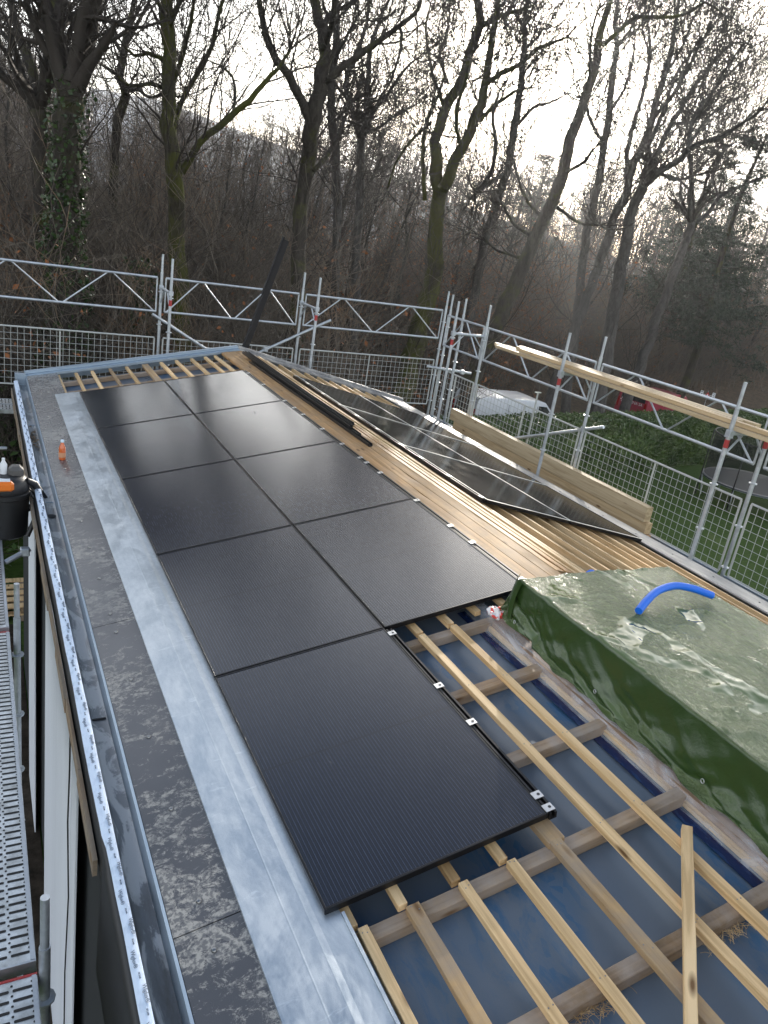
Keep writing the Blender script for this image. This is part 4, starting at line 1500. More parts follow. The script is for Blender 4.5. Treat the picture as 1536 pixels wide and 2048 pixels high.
# each tree: ground distance, bark, list of limbs (x, y, width in photograph pixels at its true distance); first limb is the trunk
TREES = [
    dict(D=18.5, bark='bark', ivy=1.0, label='stout oak with an ivy wrapped trunk at the left of the wood', dens=1.0, limbs=[
        [(128, 655, 76), (128, 560, 66), (131, 450, 58), (134, 340, 52), (138, 240, 50), (138, 190, 50)],
        [(138, 195, 44), (118, 125, 40), (112, 50, 37), (106, 0, 34), (100, -80, 26), (112, -170, 16)],
        [(140, 200, 34), (152, 145, 33), (170, 85, 30), (186, 30, 27), (198, -10, 24), (220, -90, 16), (228, -170, 9)],
        [(118, 60, 14), (150, 30, 12), (178, 2, 9), (200, -40, 6)], [(112, 30, 16), (85, -10, 12), (55, -50, 7)]]),
    dict(D=21, bark='bark', label='dark forked oak close behind the ivy wrapped one at the left', dens=1.0, limbs=[
        [(88, 640, 42), (85, 480, 36), (82, 320, 32), (78, 215, 30)],
        [(78, 220, 24), (68, 150, 22), (50, 108, 20), (32, 40, 16), (18, -10, 13), (5, -80, 8)],
        [(82, 210, 22), (95, 130, 20), (100, 60, 17), (104, -10, 13), (96, -90, 8)],
        [(70, 200, 16), (48, 160, 14), (34, 115, 13), (20, 80, 11), (-10, 58, 8), (-60, 40, 5)], [(72, 240, 12), (40, 165, 9), (28, 100, 7), (15, 40, 5)]]),
    dict(D=26, bark='bark', label='crooked dark tree standing between the ivy wrapped oak and the mossy one', dens=1.1, limbs=[
        [(228, 520, 19), (229, 400, 18), (231, 300, 18), (236, 240, 19), (250, 190, 18), (240, 155, 17), (246, 105, 15), (258, 45, 11), (270, -20, 8), (262, -90, 5)],
        [(246, 110, 9), (225, 75, 8), (205, 40, 6), (198, -10, 4)], [(246, 105, 9), (270, 55, 8), (298, 5, 6), (310, -50, 4)],
        [(250, 185, 9), (275, 178, 8), (298, 195, 6), (322, 190, 4)], [(240, 155, 8), (205, 130, 6), (180, 120, 5), (160, 85, 3)]]),
    dict(D=19, bark='bark_moss', label='tall tree with a bent moss covered trunk left of the leaning steel bar', dens=1.1, limbs=[
        [(362, 670, 36), (358, 560, 34), (356, 450, 33), (356, 385, 33), (350, 335, 32), (339, 280, 29), (335, 220, 28), (335, 140, 27), (338, 70, 26), (332, 0, 24), (330, -90, 17), (340, -170, 9)],
        [(364, 345, 15), (380, 320, 15), (400, 284, 14), (438, 256, 13), (466, 230, 13), (500, 200, 12), (530, 165, 10), (555, 138, 8), (580, 100, 5)],
        [(345, 290, 11), (354, 235, 11), (370, 190, 10), (400, 140, 10), (424, 90, 9), (435, 40, 8), (446, 0, 7), (460, -60, 4)],
        [(340, 180, 10), (365, 110, 9), (380, 50, 8), (388, 0, 6), (395, -60, 4)], [(335, 180, 9), (300, 166, 8), (260, 172, 6), (235, 150, 4)],
        [(333, 120, 9), (295, 106, 8), (268, 112, 6), (240, 80, 4)], [(338, 60, 11), (355, 10, 9), (372, -50, 6)], [(332, 30, 10), (305, -15, 8), (290, -70, 5)],
        [(466, 230, 6), (470, 190, 6), (465, 155, 5), (440, 130, 4)]]),
    dict(D=21, bark='bark', ivy=.35, label='big oak forking into three limbs right behind the leaning steel bar', dens=1.1, limbs=[
        [(592, 590, 30), (598, 470, 28), (606, 380, 28), (616, 300, 29), (626, 245, 31), (640, 180, 30), (650, 110, 26), (645, 60, 23), (630, 10, 19), (618, -60, 13), (622, -130, 8)],
        [(622, 250, 20), (600, 200, 18), (580, 155, 18), (550, 120, 16), (532, 70, 14), (520, 5, 12), (516, -60, 8), (520, -120, 5)],
        [(648, 165, 15), (685, 135, 14), (730, 100, 13), (768, 76, 12), (800, 52, 10), (835, 20, 8), (850, -30, 5)],
        [(646, 100, 14), (662, 52, 13), (668, 5, 11), (680, -60, 7)], [(628, 340, 10), (650, 318, 9), (672, 280, 8), (690, 240, 6)],
        [(640, 60, 10), (665, 25, 9), (700, 10, 6), (730, -20, 4)], [(800, 52, 6), (802, 90, 6), (790, 140, 5), (775, 175, 4)]]),
    dict(D=27, bark='bark_grey', label='straight grey trunk just right of the three limbed oak', dens=.9, limbs=[
        [(672, 480, 17), (674, 380, 17), (673, 290, 17), (662, 240, 16), (663, 150, 16), (672, 80, 15), (670, 0, 14), (672, -90, 9)],
        [(673, 240, 7), (700, 205, 7), (735, 190, 5)], [(664, 130, 8), (690, 80, 7), (712, 40, 5)], [(672, 60, 8), (650, 20, 6), (640, -30, 4)]]),
    dict(D=30, bark='bark_grey', label='pale forked tree in the middle of the wood with a wide open fork', dens=1.1, limbs=[
        [(716, 450, 17), (720, 340, 17), (722, 280, 17)],
        [(722, 285, 12), (704, 220, 11), (692, 165, 10), (710, 115, 9), (730, 60, 8), (738, 0, 6), (735, -60, 4)],
        [(722, 285, 12), (740, 230, 11), (736, 165, 10), (742, 95, 9), (760, 40, 7), (782, -10, 5)],
        [(738, 235, 8), (775, 190, 7), (800, 150, 6), (830, 120, 4)], [(700, 205, 7), (672, 170, 6), (655, 140, 4)], [(735, 265, 7), (765, 250, 6), (800, 225, 5), (840, 205, 3)]]),
    dict(D=31, bark='bark_moss', label='great twin stemmed oak in the middle with a mossy fork', dens=.95, limbs=[
        [(836, 660, 40), (862, 560, 36), (873, 480, 31), (877, 415, 29), (874, 350, 27), (871, 285, 22), (886, 228, 21), (916, 175, 20), (940, 105, 19), (962, 45, 18), (952, -10, 14), (945, -80, 9)],
        [(884, 378, 26), (910, 325, 23), (940, 262, 21), (962, 205, 19), (973, 155, 16), (982, 95, 14), (993, 30, 12), (998, -30, 9), (1010, -100, 5)],
        [(965, 170, 11), (1005, 146, 10), (1045, 126, 9), (1075, 97, 8), (1102, 86, 6), (1134, 75, 4)],
        [(962, 240, 9), (985, 214, 8), (1025, 186, 6), (1060, 175, 4)], [(918, 285, 8), (912, 225, 8), (930, 165, 7), (938, 120, 5)],
        [(970, 48, 11), (1010, 28, 9), (1045, 20, 7), (1070, 8, 4)], [(850, 400, 9), (846, 300, 9), (856, 235, 8), (876, 190, 6), (890, 150, 4)],
        [(890, 215, 8), (868, 160, 7), (856, 105, 6), (852, 50, 5), (862, 5, 3)], [(895, 165, 7), (880, 110, 6), (895, 60, 5), (900, 10, 3)],
        [(862, 245, 7), (820, 285, 6), (790, 330, 5), (775, 380, 4)]]),
    dict(D=36, bark='bark_grey', label='slim upright tree in front of the brightest sky', dens=.95, limbs=[
        [(955, 560, 18), (976, 460, 18), (1000, 390, 17), (1018, 320, 16), (1030, 250, 16), (1040, 175, 14), (1048, 100, 12), (1050, 40, 9), (1055, -10, 7), (1060, -70, 4)],
        [(1036, 248, 8), (1068, 215, 7), (1100, 205, 5), (1130, 190, 3)], [(1003, 350, 8), (975, 370, 8), (950, 385, 6)],
        [(948, 385, 9), (983, 345, 9), (991, 280, 8), (985, 228, 6), (1000, 180, 4)], [(1048, 100, 7), (1075, 75, 6), (1085, 60, 4)], [(1050, 60, 6), (1030, 20, 5), (1020, -20, 3)],
        [(1044, 150, 6), (1070, 120, 5), (1085, 100, 3)]]),
    dict(D=29, bark='bark', label='long straight oak leaning to the right across the bright sky', dens=1.0, limbs=[
        [(985, 668, 34), (1028, 565, 30), (1058, 495, 27), (1088, 440, 26), (1112, 380, 25), (1128, 330, 24), (1141, 280, 22), (1163, 220, 20), (1178, 175, 18), (1192, 120, 17), (1202, 66, 15), (1212, 26, 13), (1220, 0, 12), (1238, -70, 8), (1250, -130, 4)],
        [(1205, 92, 10), (1243, 55, 9), (1273, 33, 9), (1323, 35, 7), (1368, 30, 6), (1410, 5, 5), (1445, 28, 3)],
        [(1086, 436, 8), (1050, 395, 7), (1032, 340, 5), (1020, 300, 3)], [(1062, 472, 8), (1030, 450, 7), (1006, 410, 5)], [(1040, 515, 7), (992, 498, 6), (960, 470, 4)],
        [(1115, 415, 8), (1158, 445, 6), (1200, 450, 4)], [(1128, 345, 8), (1168, 325, 7), (1185, 300, 4)], [(1182, 160, 7), (1180, 90, 6), (1195, 20, 4)]]),
    dict(D=38, bark='bark_grey', label='slender tree behind the leaning oak, upright with a narrow crown', dens=.95, limbs=[
        [(1162, 560, 17), (1173, 475, 17), (1192, 385, 16), (1205, 310, 15), (1218, 235, 14), (1223, 165, 13), (1233, 100, 11), (1230, 50, 9), (1236, 0, 6), (1240, -50, 4)],
        [(1208, 290, 7), (1185, 250, 7), (1170, 205, 5)], [(1220, 220, 7), (1248, 180, 6), (1265, 120, 5), (1272, 60, 3)], [(1232, 95, 6), (1260, 60, 5), (1280, 20, 3)]]),
    dict(D=38, bark='bark_grey', label='upright dark tree right of the narrow crowned one, fanning out towards the top right', dens=1.0, limbs=[
        [(1203, 510, 18), (1228, 440, 18), (1252, 385, 17), (1268, 325, 17), (1288, 290, 15), (1313, 200, 13), (1338, 115, 11), (1350, 50, 8), (1358, 0, 6), (1365, -50, 4)],
        [(1252, 380, 10), (1256, 300, 10), (1270, 240, 9), (1288, 180, 8), (1300, 110, 6), (1295, 40, 4)],
        [(1300, 245, 8), (1345, 190, 7), (1380, 130, 6), (1410, 70, 4)], [(1285, 180, 6), (1300, 120, 5), (1285, 60, 4), (1290, 10, 3)], [(1325, 160, 6), (1360, 100, 5), (1390, 30, 3)]]),
    dict(D=35, bark='bark_grey', label='big spreading tree at the right whose long limbs all sweep to the right', dens=1.0, limbs=[
        [(1245, 520, 24), (1258, 440, 23), (1275, 400, 21), (1288, 370, 19)],
        [(1288, 372, 14), (1318, 345, 13), (1363, 315, 12), (1388, 290, 10), (1433, 278, 9), (1480, 250, 7), (1515, 225, 4)],
        [(1286, 372, 12), (1313, 310, 11), (1343, 250, 10), (1378, 190, 8), (1418, 135, 7), (1463, 85, 4)],
        [(1375, 300, 8), (1385, 240, 7), (1420, 190, 6), (1455, 150, 5), (1490, 120, 3)], [(1288, 360, 9), (1298, 290, 9), (1330, 215, 8), (1352, 150, 6), (1400, 80, 4)],
        [(1343, 250, 7), (1400, 235, 6), (1440, 180, 5), (1475, 165, 3)], [(1310, 340, 7), (1350, 360, 6), (1395, 350, 4)], [(1363, 315, 7), (1412, 240, 6), (1450, 210, 4), (1490, 190, 3)]]),
    dict(D=40, bark='bark_grey', label='smaller forked tree near the pines at the right with a curved double stem', dens=.95, limbs=[
        [(1353, 530, 17), (1373, 475, 16), (1383, 445, 16)],
        [(1383, 448, 11), (1378, 400, 10), (1384, 355, 10), (1378, 300, 9), (1383, 250, 8), (1413, 210, 7), (1453, 135, 5), (1480, 100, 3)],
        [(1384, 446, 10), (1413, 430, 9), (1438, 395, 8), (1488, 370, 6), (1536, 350, 4)], [(1380, 380, 6), (1350, 355, 5), (1320, 350, 3)], [(1384, 350, 6), (1415, 320, 5), (1445, 290, 3)],
        [(1438, 395, 6), (1425, 350, 5), (1440, 310, 4), (1470, 285, 3)]]),
]


def ground_z(x, y):
    return float(terrain(x, y))


def build_tree(T, idx):
    D = T['D']
    rnd.seed(100 + idx)
    trunk_mb = MB()
    S = []
    base = None
    devs = {}
    main = None
    ivy_c = []
    for li, limb in enumerate(T['limbs']):
        P, Rr = [], []
        sgn = rnd.choice((-1, 1)) * rnd.uniform(.05, .15)
        # depth of the point of the tree this limb springs from
        start = 0.
        if li and main is not None:
            q0 = np.array(limb[0][:2])
            best = min(main, key=lambda m_: np.hypot(*(m_[0] - q0)))
            start = best[1]
        n = len(limb)
        for k, (x, y, w) in enumerate(limb):
            dv = start + (sgn * k / max(1, n - 1) if li else .02 * math.sin(k))
            d = pray(x, y)
            hd = math.hypot(d[0], d[1])
            Q = CAM + d * (D / hd) * (1 + dv)
            P.append(Q)
            zc = (R_CAM @ (Q - CAM))[2]
            Rr.append(w / 2 / FPX * zc)
            if main is None:
                main = []
            main.append((np.array((x, y)), dv))
        if li == 0:
            d0 = P[0] - P[1]
            d0 /= np.linalg.norm(d0)
            if d0[2] > -.5:
                d0 = np.array([0, 0, -1.])
            p = P[0].copy()
            while p[2] > ground_z(p[0], p[1]) - .25 and np.linalg.norm(p - P[0]) < 14:
                p = p + d0 * .25
            P.insert(0, p)
            Rr.insert(0, Rr[0] * 1.28)
            base = p.copy()
        Ps, Rs = smooth_poly(P, Rr, .45 if li == 0 else .32)
        # small crookedness
        for k in range(1, len(Ps) - 1):
            Ps[k] += Rs[k] * .30 * np.array(rvec())
        trunk_mb.tube(Ps, Rs, 10 if Rs[0] > .12 else 7)
        L = np.linalg.norm(np.diff(Ps, axis=0), axis=1)
        for k in range(1, len(Ps)):
            p, r = Ps[k], Rs[k]
            t = Ps[k] - Ps[k - 1]
            t /= np.linalg.norm(t) + 1e-9
            lowf = 1.0
            if li == 0:
                zrel = (p[2] - base[2])
                lowf = .0 if zrel < 2.0 else (.40 if p[2] < CAM[2] + 1.5 else .9)
                if T.get('ivy', 0) and zrel < 9 * T['ivy'] + 1.5:
                    nl = int(420 * L[k - 1] * min(1., (10.5 * T['ivy'] - zrel) / 4 + .25) * 1.5)
                    for _ in range(max(0, nl)):
                        v = np.array(rvec())
                        ivy_c.append(p + t * rnd.uniform(-.25, .25) + v * (r * rnd.uniform(1.0, 1.2) + rnd.uniform(0, .16)))
            qc = R_CAM @ (p - CAM)
            if 1024 + FPX * qc[1] / qc[2] < -25:       # sparse above the picture: keeps the mirrored sky open
                lowf *= .10
            kk = 2.2 * L[k - 1] * T['dens'] * lowf
            while kk > 0:
                if kk >= 1 or rnd.random() < kk:
                    a = np.array(rvec())
                    e = a - t * (a @ t) * .6 + t * .75 + np.array([0, 0, .30])
                    e /= np.linalg.norm(e)
                    rr = min(r * .42, .034) * rnd.uniform(.6, 1)
                    ln = rnd.uniform(1.3, 4.2) * (1 if r > .03 else .75)
                    grow(S, tuple(p), tuple(e), ln, max(.010, rr), 0, .075, .22, .26, max(.0050, D * .00026), (2.0, 2.2, 0), .62)
                kk -= 1
        # crown at the tip
        for _ in range(5 if 1024 + FPX * qc[1] / qc[2] > -25 else 2):
            e = t + .7 * np.array(rvec())
            grow(S, tuple(Ps[-1]), tuple(e / np.linalg.norm(e)), rnd.uniform(1.4, 3.2), max(.01, Rs[-1] * .8), 0, .075, .22, .26, max(.0050, D * .00026), (2.0, 2.2, 0), .62)
    e = empty('bare_tree', tuple(base), T['label'], 'tree', 'bare trees behind the roof')
    MI = Matrix.Translation(-Vector(base))
    trunk_mb.build('trunk', MT[T['bark']], e, MI, smooth=True)
    V, Fq = seg_arrays(np.array(S))
    me = fast_mesh('crown', V - base, Fq, MT['twig'])
    o = bpy.data.objects.new('crown', me)
    COL.objects.link(o)
    o.parent = e
    if ivy_c:
        V, Fq = leaf_arrays(np.array(ivy_c), .044, .75)
        o = bpy.data.objects.new('ivy', fast_mesh('ivy', V - base, Fq, MT['ivy']))
        COL.objects.link(o)
        o.parent = e
    return len(S)


NT = [build_tree(T, i) for i, T in enumerate(TREES)]
print('twig segments', sum(NT))

# ------------------------------------------------------------------ slender trees of the wood behind (copies of a few)
def slender(seed, H, r, dens):
    rnd.seed(seed)
    S = []
    P, Rr = [], []
    x = y = 0.
    for k in range(13):
        z = H * k / 12
        P.append(np.array((x, y, z)))
        Rr.append(max(.012, r * (1 - k / 12) ** .8 + .01))
        x += rnd.gauss(.03, .13)
        y += rnd.gauss(0, .13)
    mb = MB().tube(P, Rr, 7)
    for k in range(2, 13):
        for _ in range(int(dens * (1.0 + k * .35))):
            p = P[k] + (P[k - 1] - P[k]) * rnd.random()
            a = np.array(rvec())
            a[2] = abs(a[2]) * .8 + .15
            a /= np.linalg.norm(a)
            grow(S, tuple(p), tuple(a), rnd.uniform(1.3, 3.2) * (1.1 - .3 * k / 12), max(.012, Rr[k] * .4), 0, .07, .34, .34, .011, (1.8, 1.6, 0), .55)
    e = empty('slender_tree')
    mb.build('trunk', MT['bark_grey'], e, I4, smooth=True)
    V, Fq = seg_arrays(np.array(S))
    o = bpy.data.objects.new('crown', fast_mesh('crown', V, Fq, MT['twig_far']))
    COL.objects.link(o)
    o.parent = e
    return e


protos = [slender(31, 17, .16, 1.5), slender(32, 14, .12, 1.7), slender(33, 19, .20, 1.4), slender(34, 11, .09, 2.0)]
usedp = set()
rs = random.Random(77)
cnt = 0
for k in range(240):
    az = math.radians(rs.uniform(-8, 62))
    d = rs.uniform(30, 88) if k > 80 else rs.uniform(26, 44)
    x, y = CAM[0] + d * math.sin(az), CAM[1] + d * math.cos(az)
    if x > 9 and y < 29.5 + .17 * (x - 14):
        continue
    pi = rs.choice((0, 1, 2, 3, 3, 1))
    pr_ = protos[pi]
    o = copy_tree(pr_) if pi in usedp else pr_
    usedp.add(pi)
    o.location = (x, y, ground_z(x, y) - .1)
    Hp = (17, 14, 19, 11)[pi]
    el = math.radians(rs.choice((3.5, 5, 6, 7.5, 9)))
    if 5 < math.degrees(az) < 20:
        el = min(el, math.radians(4.5))
        if rs.random() < .35:
            continue
    s = min(1.0, max(.42, (CAM[2] + d * math.tan(el) - ground_z(x, y)) / Hp))
    az_d = math.degrees(az)
    lean = .06 + .16 * max(0, (az_d - 20) / 40)
    o.scale = (s, s, s)
    o.rotation_euler = (rs.gauss(0, .05), rs.gauss(lean, .06), rs.uniform(-.6, .6))
    tag(o, 'slender bare tree in the grey wood behind the big oaks', 'tree', 'slender trees of the wood behind')
    cnt += 1
print('slender trees', cnt)

# ------------------------------------------------------------------ far wood on the hill: one mass
rnd.seed(9)
S = []
for k in range(800):
    az = math.radians(rnd.uniform(-10, 64))
    d = rnd.uniform(80, 290)
    if 4 < math.degrees(az) < 21 and rnd.random() < .8:
        continue
    x, y = CAM[0] + d * math.sin(az), CAM[1] + d * math.cos(az)
    z = ground_z(x, y)
    H = rnd.uniform(9, 16)
    S.append((x, y, z, x + rnd.gauss(.3, .4), y, z + H, .16, .05))
    for q in range(24):
        t = rnd.uniform(.25, 1)
        a = rvec()
        L = rnd.uniform(1.5, 4.5) * (1.25 - t * .6)
        px, py, pz = x, y, z + H * t
        ex, ey, ez = px + a[0] * L, py + a[1] * L, pz + abs(a[2]) * L * .8
        S.append((px, py, pz, ex, ey, ez, .05, .02))
        for w in range(2):
            b = rvec()
            S.append((ex, ey, ez, ex + b[0] * 1.4, ey + b[1] * 1.4, ez + abs(b[2]) * 1.4, .02, .014))
V, Fq = seg_arrays(np.array(S))
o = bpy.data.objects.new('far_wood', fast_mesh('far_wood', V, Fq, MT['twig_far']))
COL.objects.link(o)
tag(o, 'far grey bare wood on the hillside behind the nearer trees', 'wood', kind='stuff')

# ------------------------------------------------------------------ undergrowth thicket: one mass
def shrub(seed, H, n):
    rnd.seed(seed)
    S = []
    for k in range(n):
        a = rvec()
        d = np.array((a[0] * .55, a[1] * .55, .8 + abs(a[2]) * .4))
        d /= np.linalg.norm(d)
        grow(S, (rnd.gauss(0, .35), rnd.gauss(0, .35), 0), tuple(d), H * rnd.uniform(.6, 1.1), rnd.uniform(.014, .03), 0, .035, .26, .42, .0055, (1.5, 1.7, 0), .48)
    return np.array(S)


SH = [shrub(50 + k, h, n) for k, (h, n) in enumerate(((4.6, 9), (3.6, 8), (5.6, 8), (2.6, 9)))]
acc = []
pts_rust = []
rs = random.Random(21)
nsh = 0
for k in range(640):
    az = math.radians(rs.uniform(-9, 62))
    t = rs.random()
    d = 15.0
    while True:
        x, y = CAM[0] + d * math.sin(az), CAM[1] + d * math.cos(az)
        if y > (27.8 + .17 * (x - 14) if x > 7 else 14.5):
            break
        d += .5
    d += 30 * t ** 1.3
    x, y = CAM[0] + d * math.sin(az), CAM[1] + d * math.cos(az)
    if x > 7 and y < 27.6 + .17 * (x - 14):
        continue
    A = SH[rs.choice((0, 1, 2, 2, 3))].copy()
    s = rs.uniform(.8, 1.35)
    c, sn = math.cos(k * 2.4), math.sin(k * 2.4)
    Rz = np.array([[c, -sn, 0], [sn, c, 0], [0, 0, 1]])
    off = np.array([x, y, ground_z(x, y) - .05])
    A[:, 0:3] = A[:, 0:3] @ Rz.T * s + off
    A[:, 3:6] = A[:, 3:6] @ Rz.T * s + off
    acc.append(A)
    nsh += 1
    azd = math.degrees(az)
    if (23 < azd < 42 and rs.random() < .7) or rs.random() < .06:
        sel = A[rs.choices(range(len(A)), k=260)]
        pts_rust.append(sel[:, 3:6] + rng.normal(0, .05, (260, 3)))
A = np.concatenate(acc)
V, Fq = seg_arrays(A)
o = bpy.data.objects.new('undergrowth', fast_mesh('undergrowth', V, Fq, MT['thicket']))
COL.objects.link(o)
tag(o, 'tangled leafless undergrowth filling the wood behind the scaffold', 'undergrowth', kind='stuff')
V, Fq = leaf_arrays(np.concatenate(pts_rust), .062, .6)
o = bpy.data.objects.new('rust_leaves', fast_mesh('rust_leaves', V, Fq, MT['rust']))
COL.objects.link(o)
tag(o, 'rust brown dead leaves still hanging in the undergrowth', 'dead leaves', kind='stuff')
print('thicket', nsh, len(A))


# ------------------------------------------------------------------ ivy covered stump left of the mossy tree
e = empty('ivy_bush', (0, 0, 0), 'thin stem smothered in ivy between the ivy wrapped oak and the mossy tree', 'ivy')
d = pray(278, 640)
b_ = CAM + d * (20 / math.hypot(d[0], d[1]))
z0 = ground_z(b_[0], b_[1])
e.location = (b_[0], b_[1], z0)
C_ = []
rnd.seed(4)
MB().tube([(0, 0, 0), (.1, 0, 1.5), (0, .1, 3.2), (-.1, 0, 5.3)], [.07, .06, .05, .02], 7).build('stem', MT['bark'], e, I4, smooth=True)
for k in range(1500):
    t = rnd.random()
    C_.append((rnd.gauss(0, .14 + .1 * math.sin(t * 9)), rnd.gauss(0, .16), t * 5.4))
V, Fq = leaf_arrays(np.array(C_), .055, .75)
o = bpy.data.objects.new('leaves', fast_mesh('leaves', V, Fq, MT['ivy']))
COL.objects.link(o)
o.parent = e


# ------------------------------------------------------------------ pines at the right
def pine(px, py_top, D, label, seed, H=None, spread=2.6):
    rnd.seed(seed)
    d = pray(px, py_top)
    hd = math.hypot(d[0], d[1])
    top = CAM + d * (D / hd)
    zb = ground_z(top[0], top[1])
    H = top[2] - zb
    e = empty('pine_tree', (top[0], top[1], zb), label, 'tree', 'dark pines at the right')
    P = [np.array((.35 * math.sin(k * .7) - (1 - k / 9) * 1.2, 0, H * k / 9)) for k in range(10)]
    MB().tube(P, [.24 * (1 - k / 10.5) + .02 for k in range(10)], 8).build('trunk', MT['bark'], e, I4, smooth=True)
    S, N = [], []
    for k in range(int(H * 5)):
        t = rnd.uniform(.30, 1.0)
        p = np.array((np.interp(t, np.linspace(0, 1, 10), [q[0] for q in P]), 0, H * t))
        a = rnd.random() * 6.283
        L = spread * (1.15 - t) * rnd.uniform(.6, 1.3) + .4
        if rnd.random() < .12:
            continue
        n0 = len(S)
        grow(S, tuple(p), (math.cos(a), math.sin(a), rnd.uniform(-.05, .35)), L, .03, 0, .03, .22, .4, .009, (2.2, 0), .5)
        for sg in S[n0:]:
            if rnd.random() < .8:
                for _ in range(16):
                    v = np.array(rvec()) * rnd.uniform(.05, .42)
                    N.append((sg[3] + v[0], sg[4] + v[1], sg[5] + v[2] * .45))
    V, Fq = seg_arrays(np.array(S))
    o = bpy.data.objects.new('branches', fast_mesh('branches', V, Fq, MT['twig']))
    COL.objects.link(o)
    o.parent = e
    V, Fq = leaf_arrays(np.array(N), .13, .18)
    o = bpy.data.objects.new('needles', fast_mesh('needles', V, Fq, MT['needle']))
    COL.objects.link(o)
    o.parent = e


pine(1452, 292, 52, 'dark pine with a rounded crown, left of the two pines at the right edge', 1, spread=3.0)
pine(1535, 268, 44, 'taller dark pine cut by the right edge of the photo', 2, spread=3.6)
pine(1505, 330, 58, 'lower dark pine behind and between the other two pines', 3, spread=3.2)
pine(1108, 315, 62, 'small dusky pine seen far behind the leaning oak', 6, spread=2.2)

# ------------------------------------------------------------------ hedge
hy = lambda x: 18.45 + .19 * (x - 14.3)
HX0, HX1, HH, HTH = 11.6, 36.0, 2.1, 1.7
hed = empty('hedge', (22, hy(22), GZ), 'clipped dark green hedge between the lawn and the parked vans', 'hedge')
core = []
nb = 60
P = []
for i in range(nb + 1):
    x = HX0 + (HX1 - HX0) * i / nb
    y = hy(x)
    row = []
    for (dy, z) in ((.15, 0), (.12, .8), (.10, 1.6), (.22, HH - .13), (.7, HH - .08), (HTH - .15, HH - .12), (HTH - .05, 1.2), (HTH, 0)):
        n_ = .12 * mnoise.noise((x * 1.3, dy * 2, z * 1.5))
        row.append((x, y + dy + n_, GZ + z + n_ * .5))
    P.append(row)
off = Matrix.Translation(-Vector(hed.location))
MB().grid(P).build('foliage_core', MT['hedge'], hed, off, smooth=True)
nl = 42000
cx = rng.uniform(HX0, HX1, nl)
f = rng.random(nl)
top = f < .45
dy = np.where(top, rng.uniform(0.05, HTH - .05, nl), .10 + rng.normal(0, .05, nl))
z = np.where(top, HH - .08 + np.abs(rng.normal(0, .055, nl)), rng.uniform(.05, HH, nl))
bump = np.array([.10 * mnoise.noise((a * 1.3, b * 2, c * 1.5)) for a, b, c in zip(cx, dy, z)])
C_ = np.stack([cx, hy(cx) + dy + bump, GZ + z + bump * .6], 1)
V, Fq = leaf_arrays(C_, .058, .6)
o = bpy.data.objects.new('leaves', fast_mesh('leaves', V - np.array(hed.location), Fq, MT['hedge']))
COL.objects.link(o)
o.parent = hed


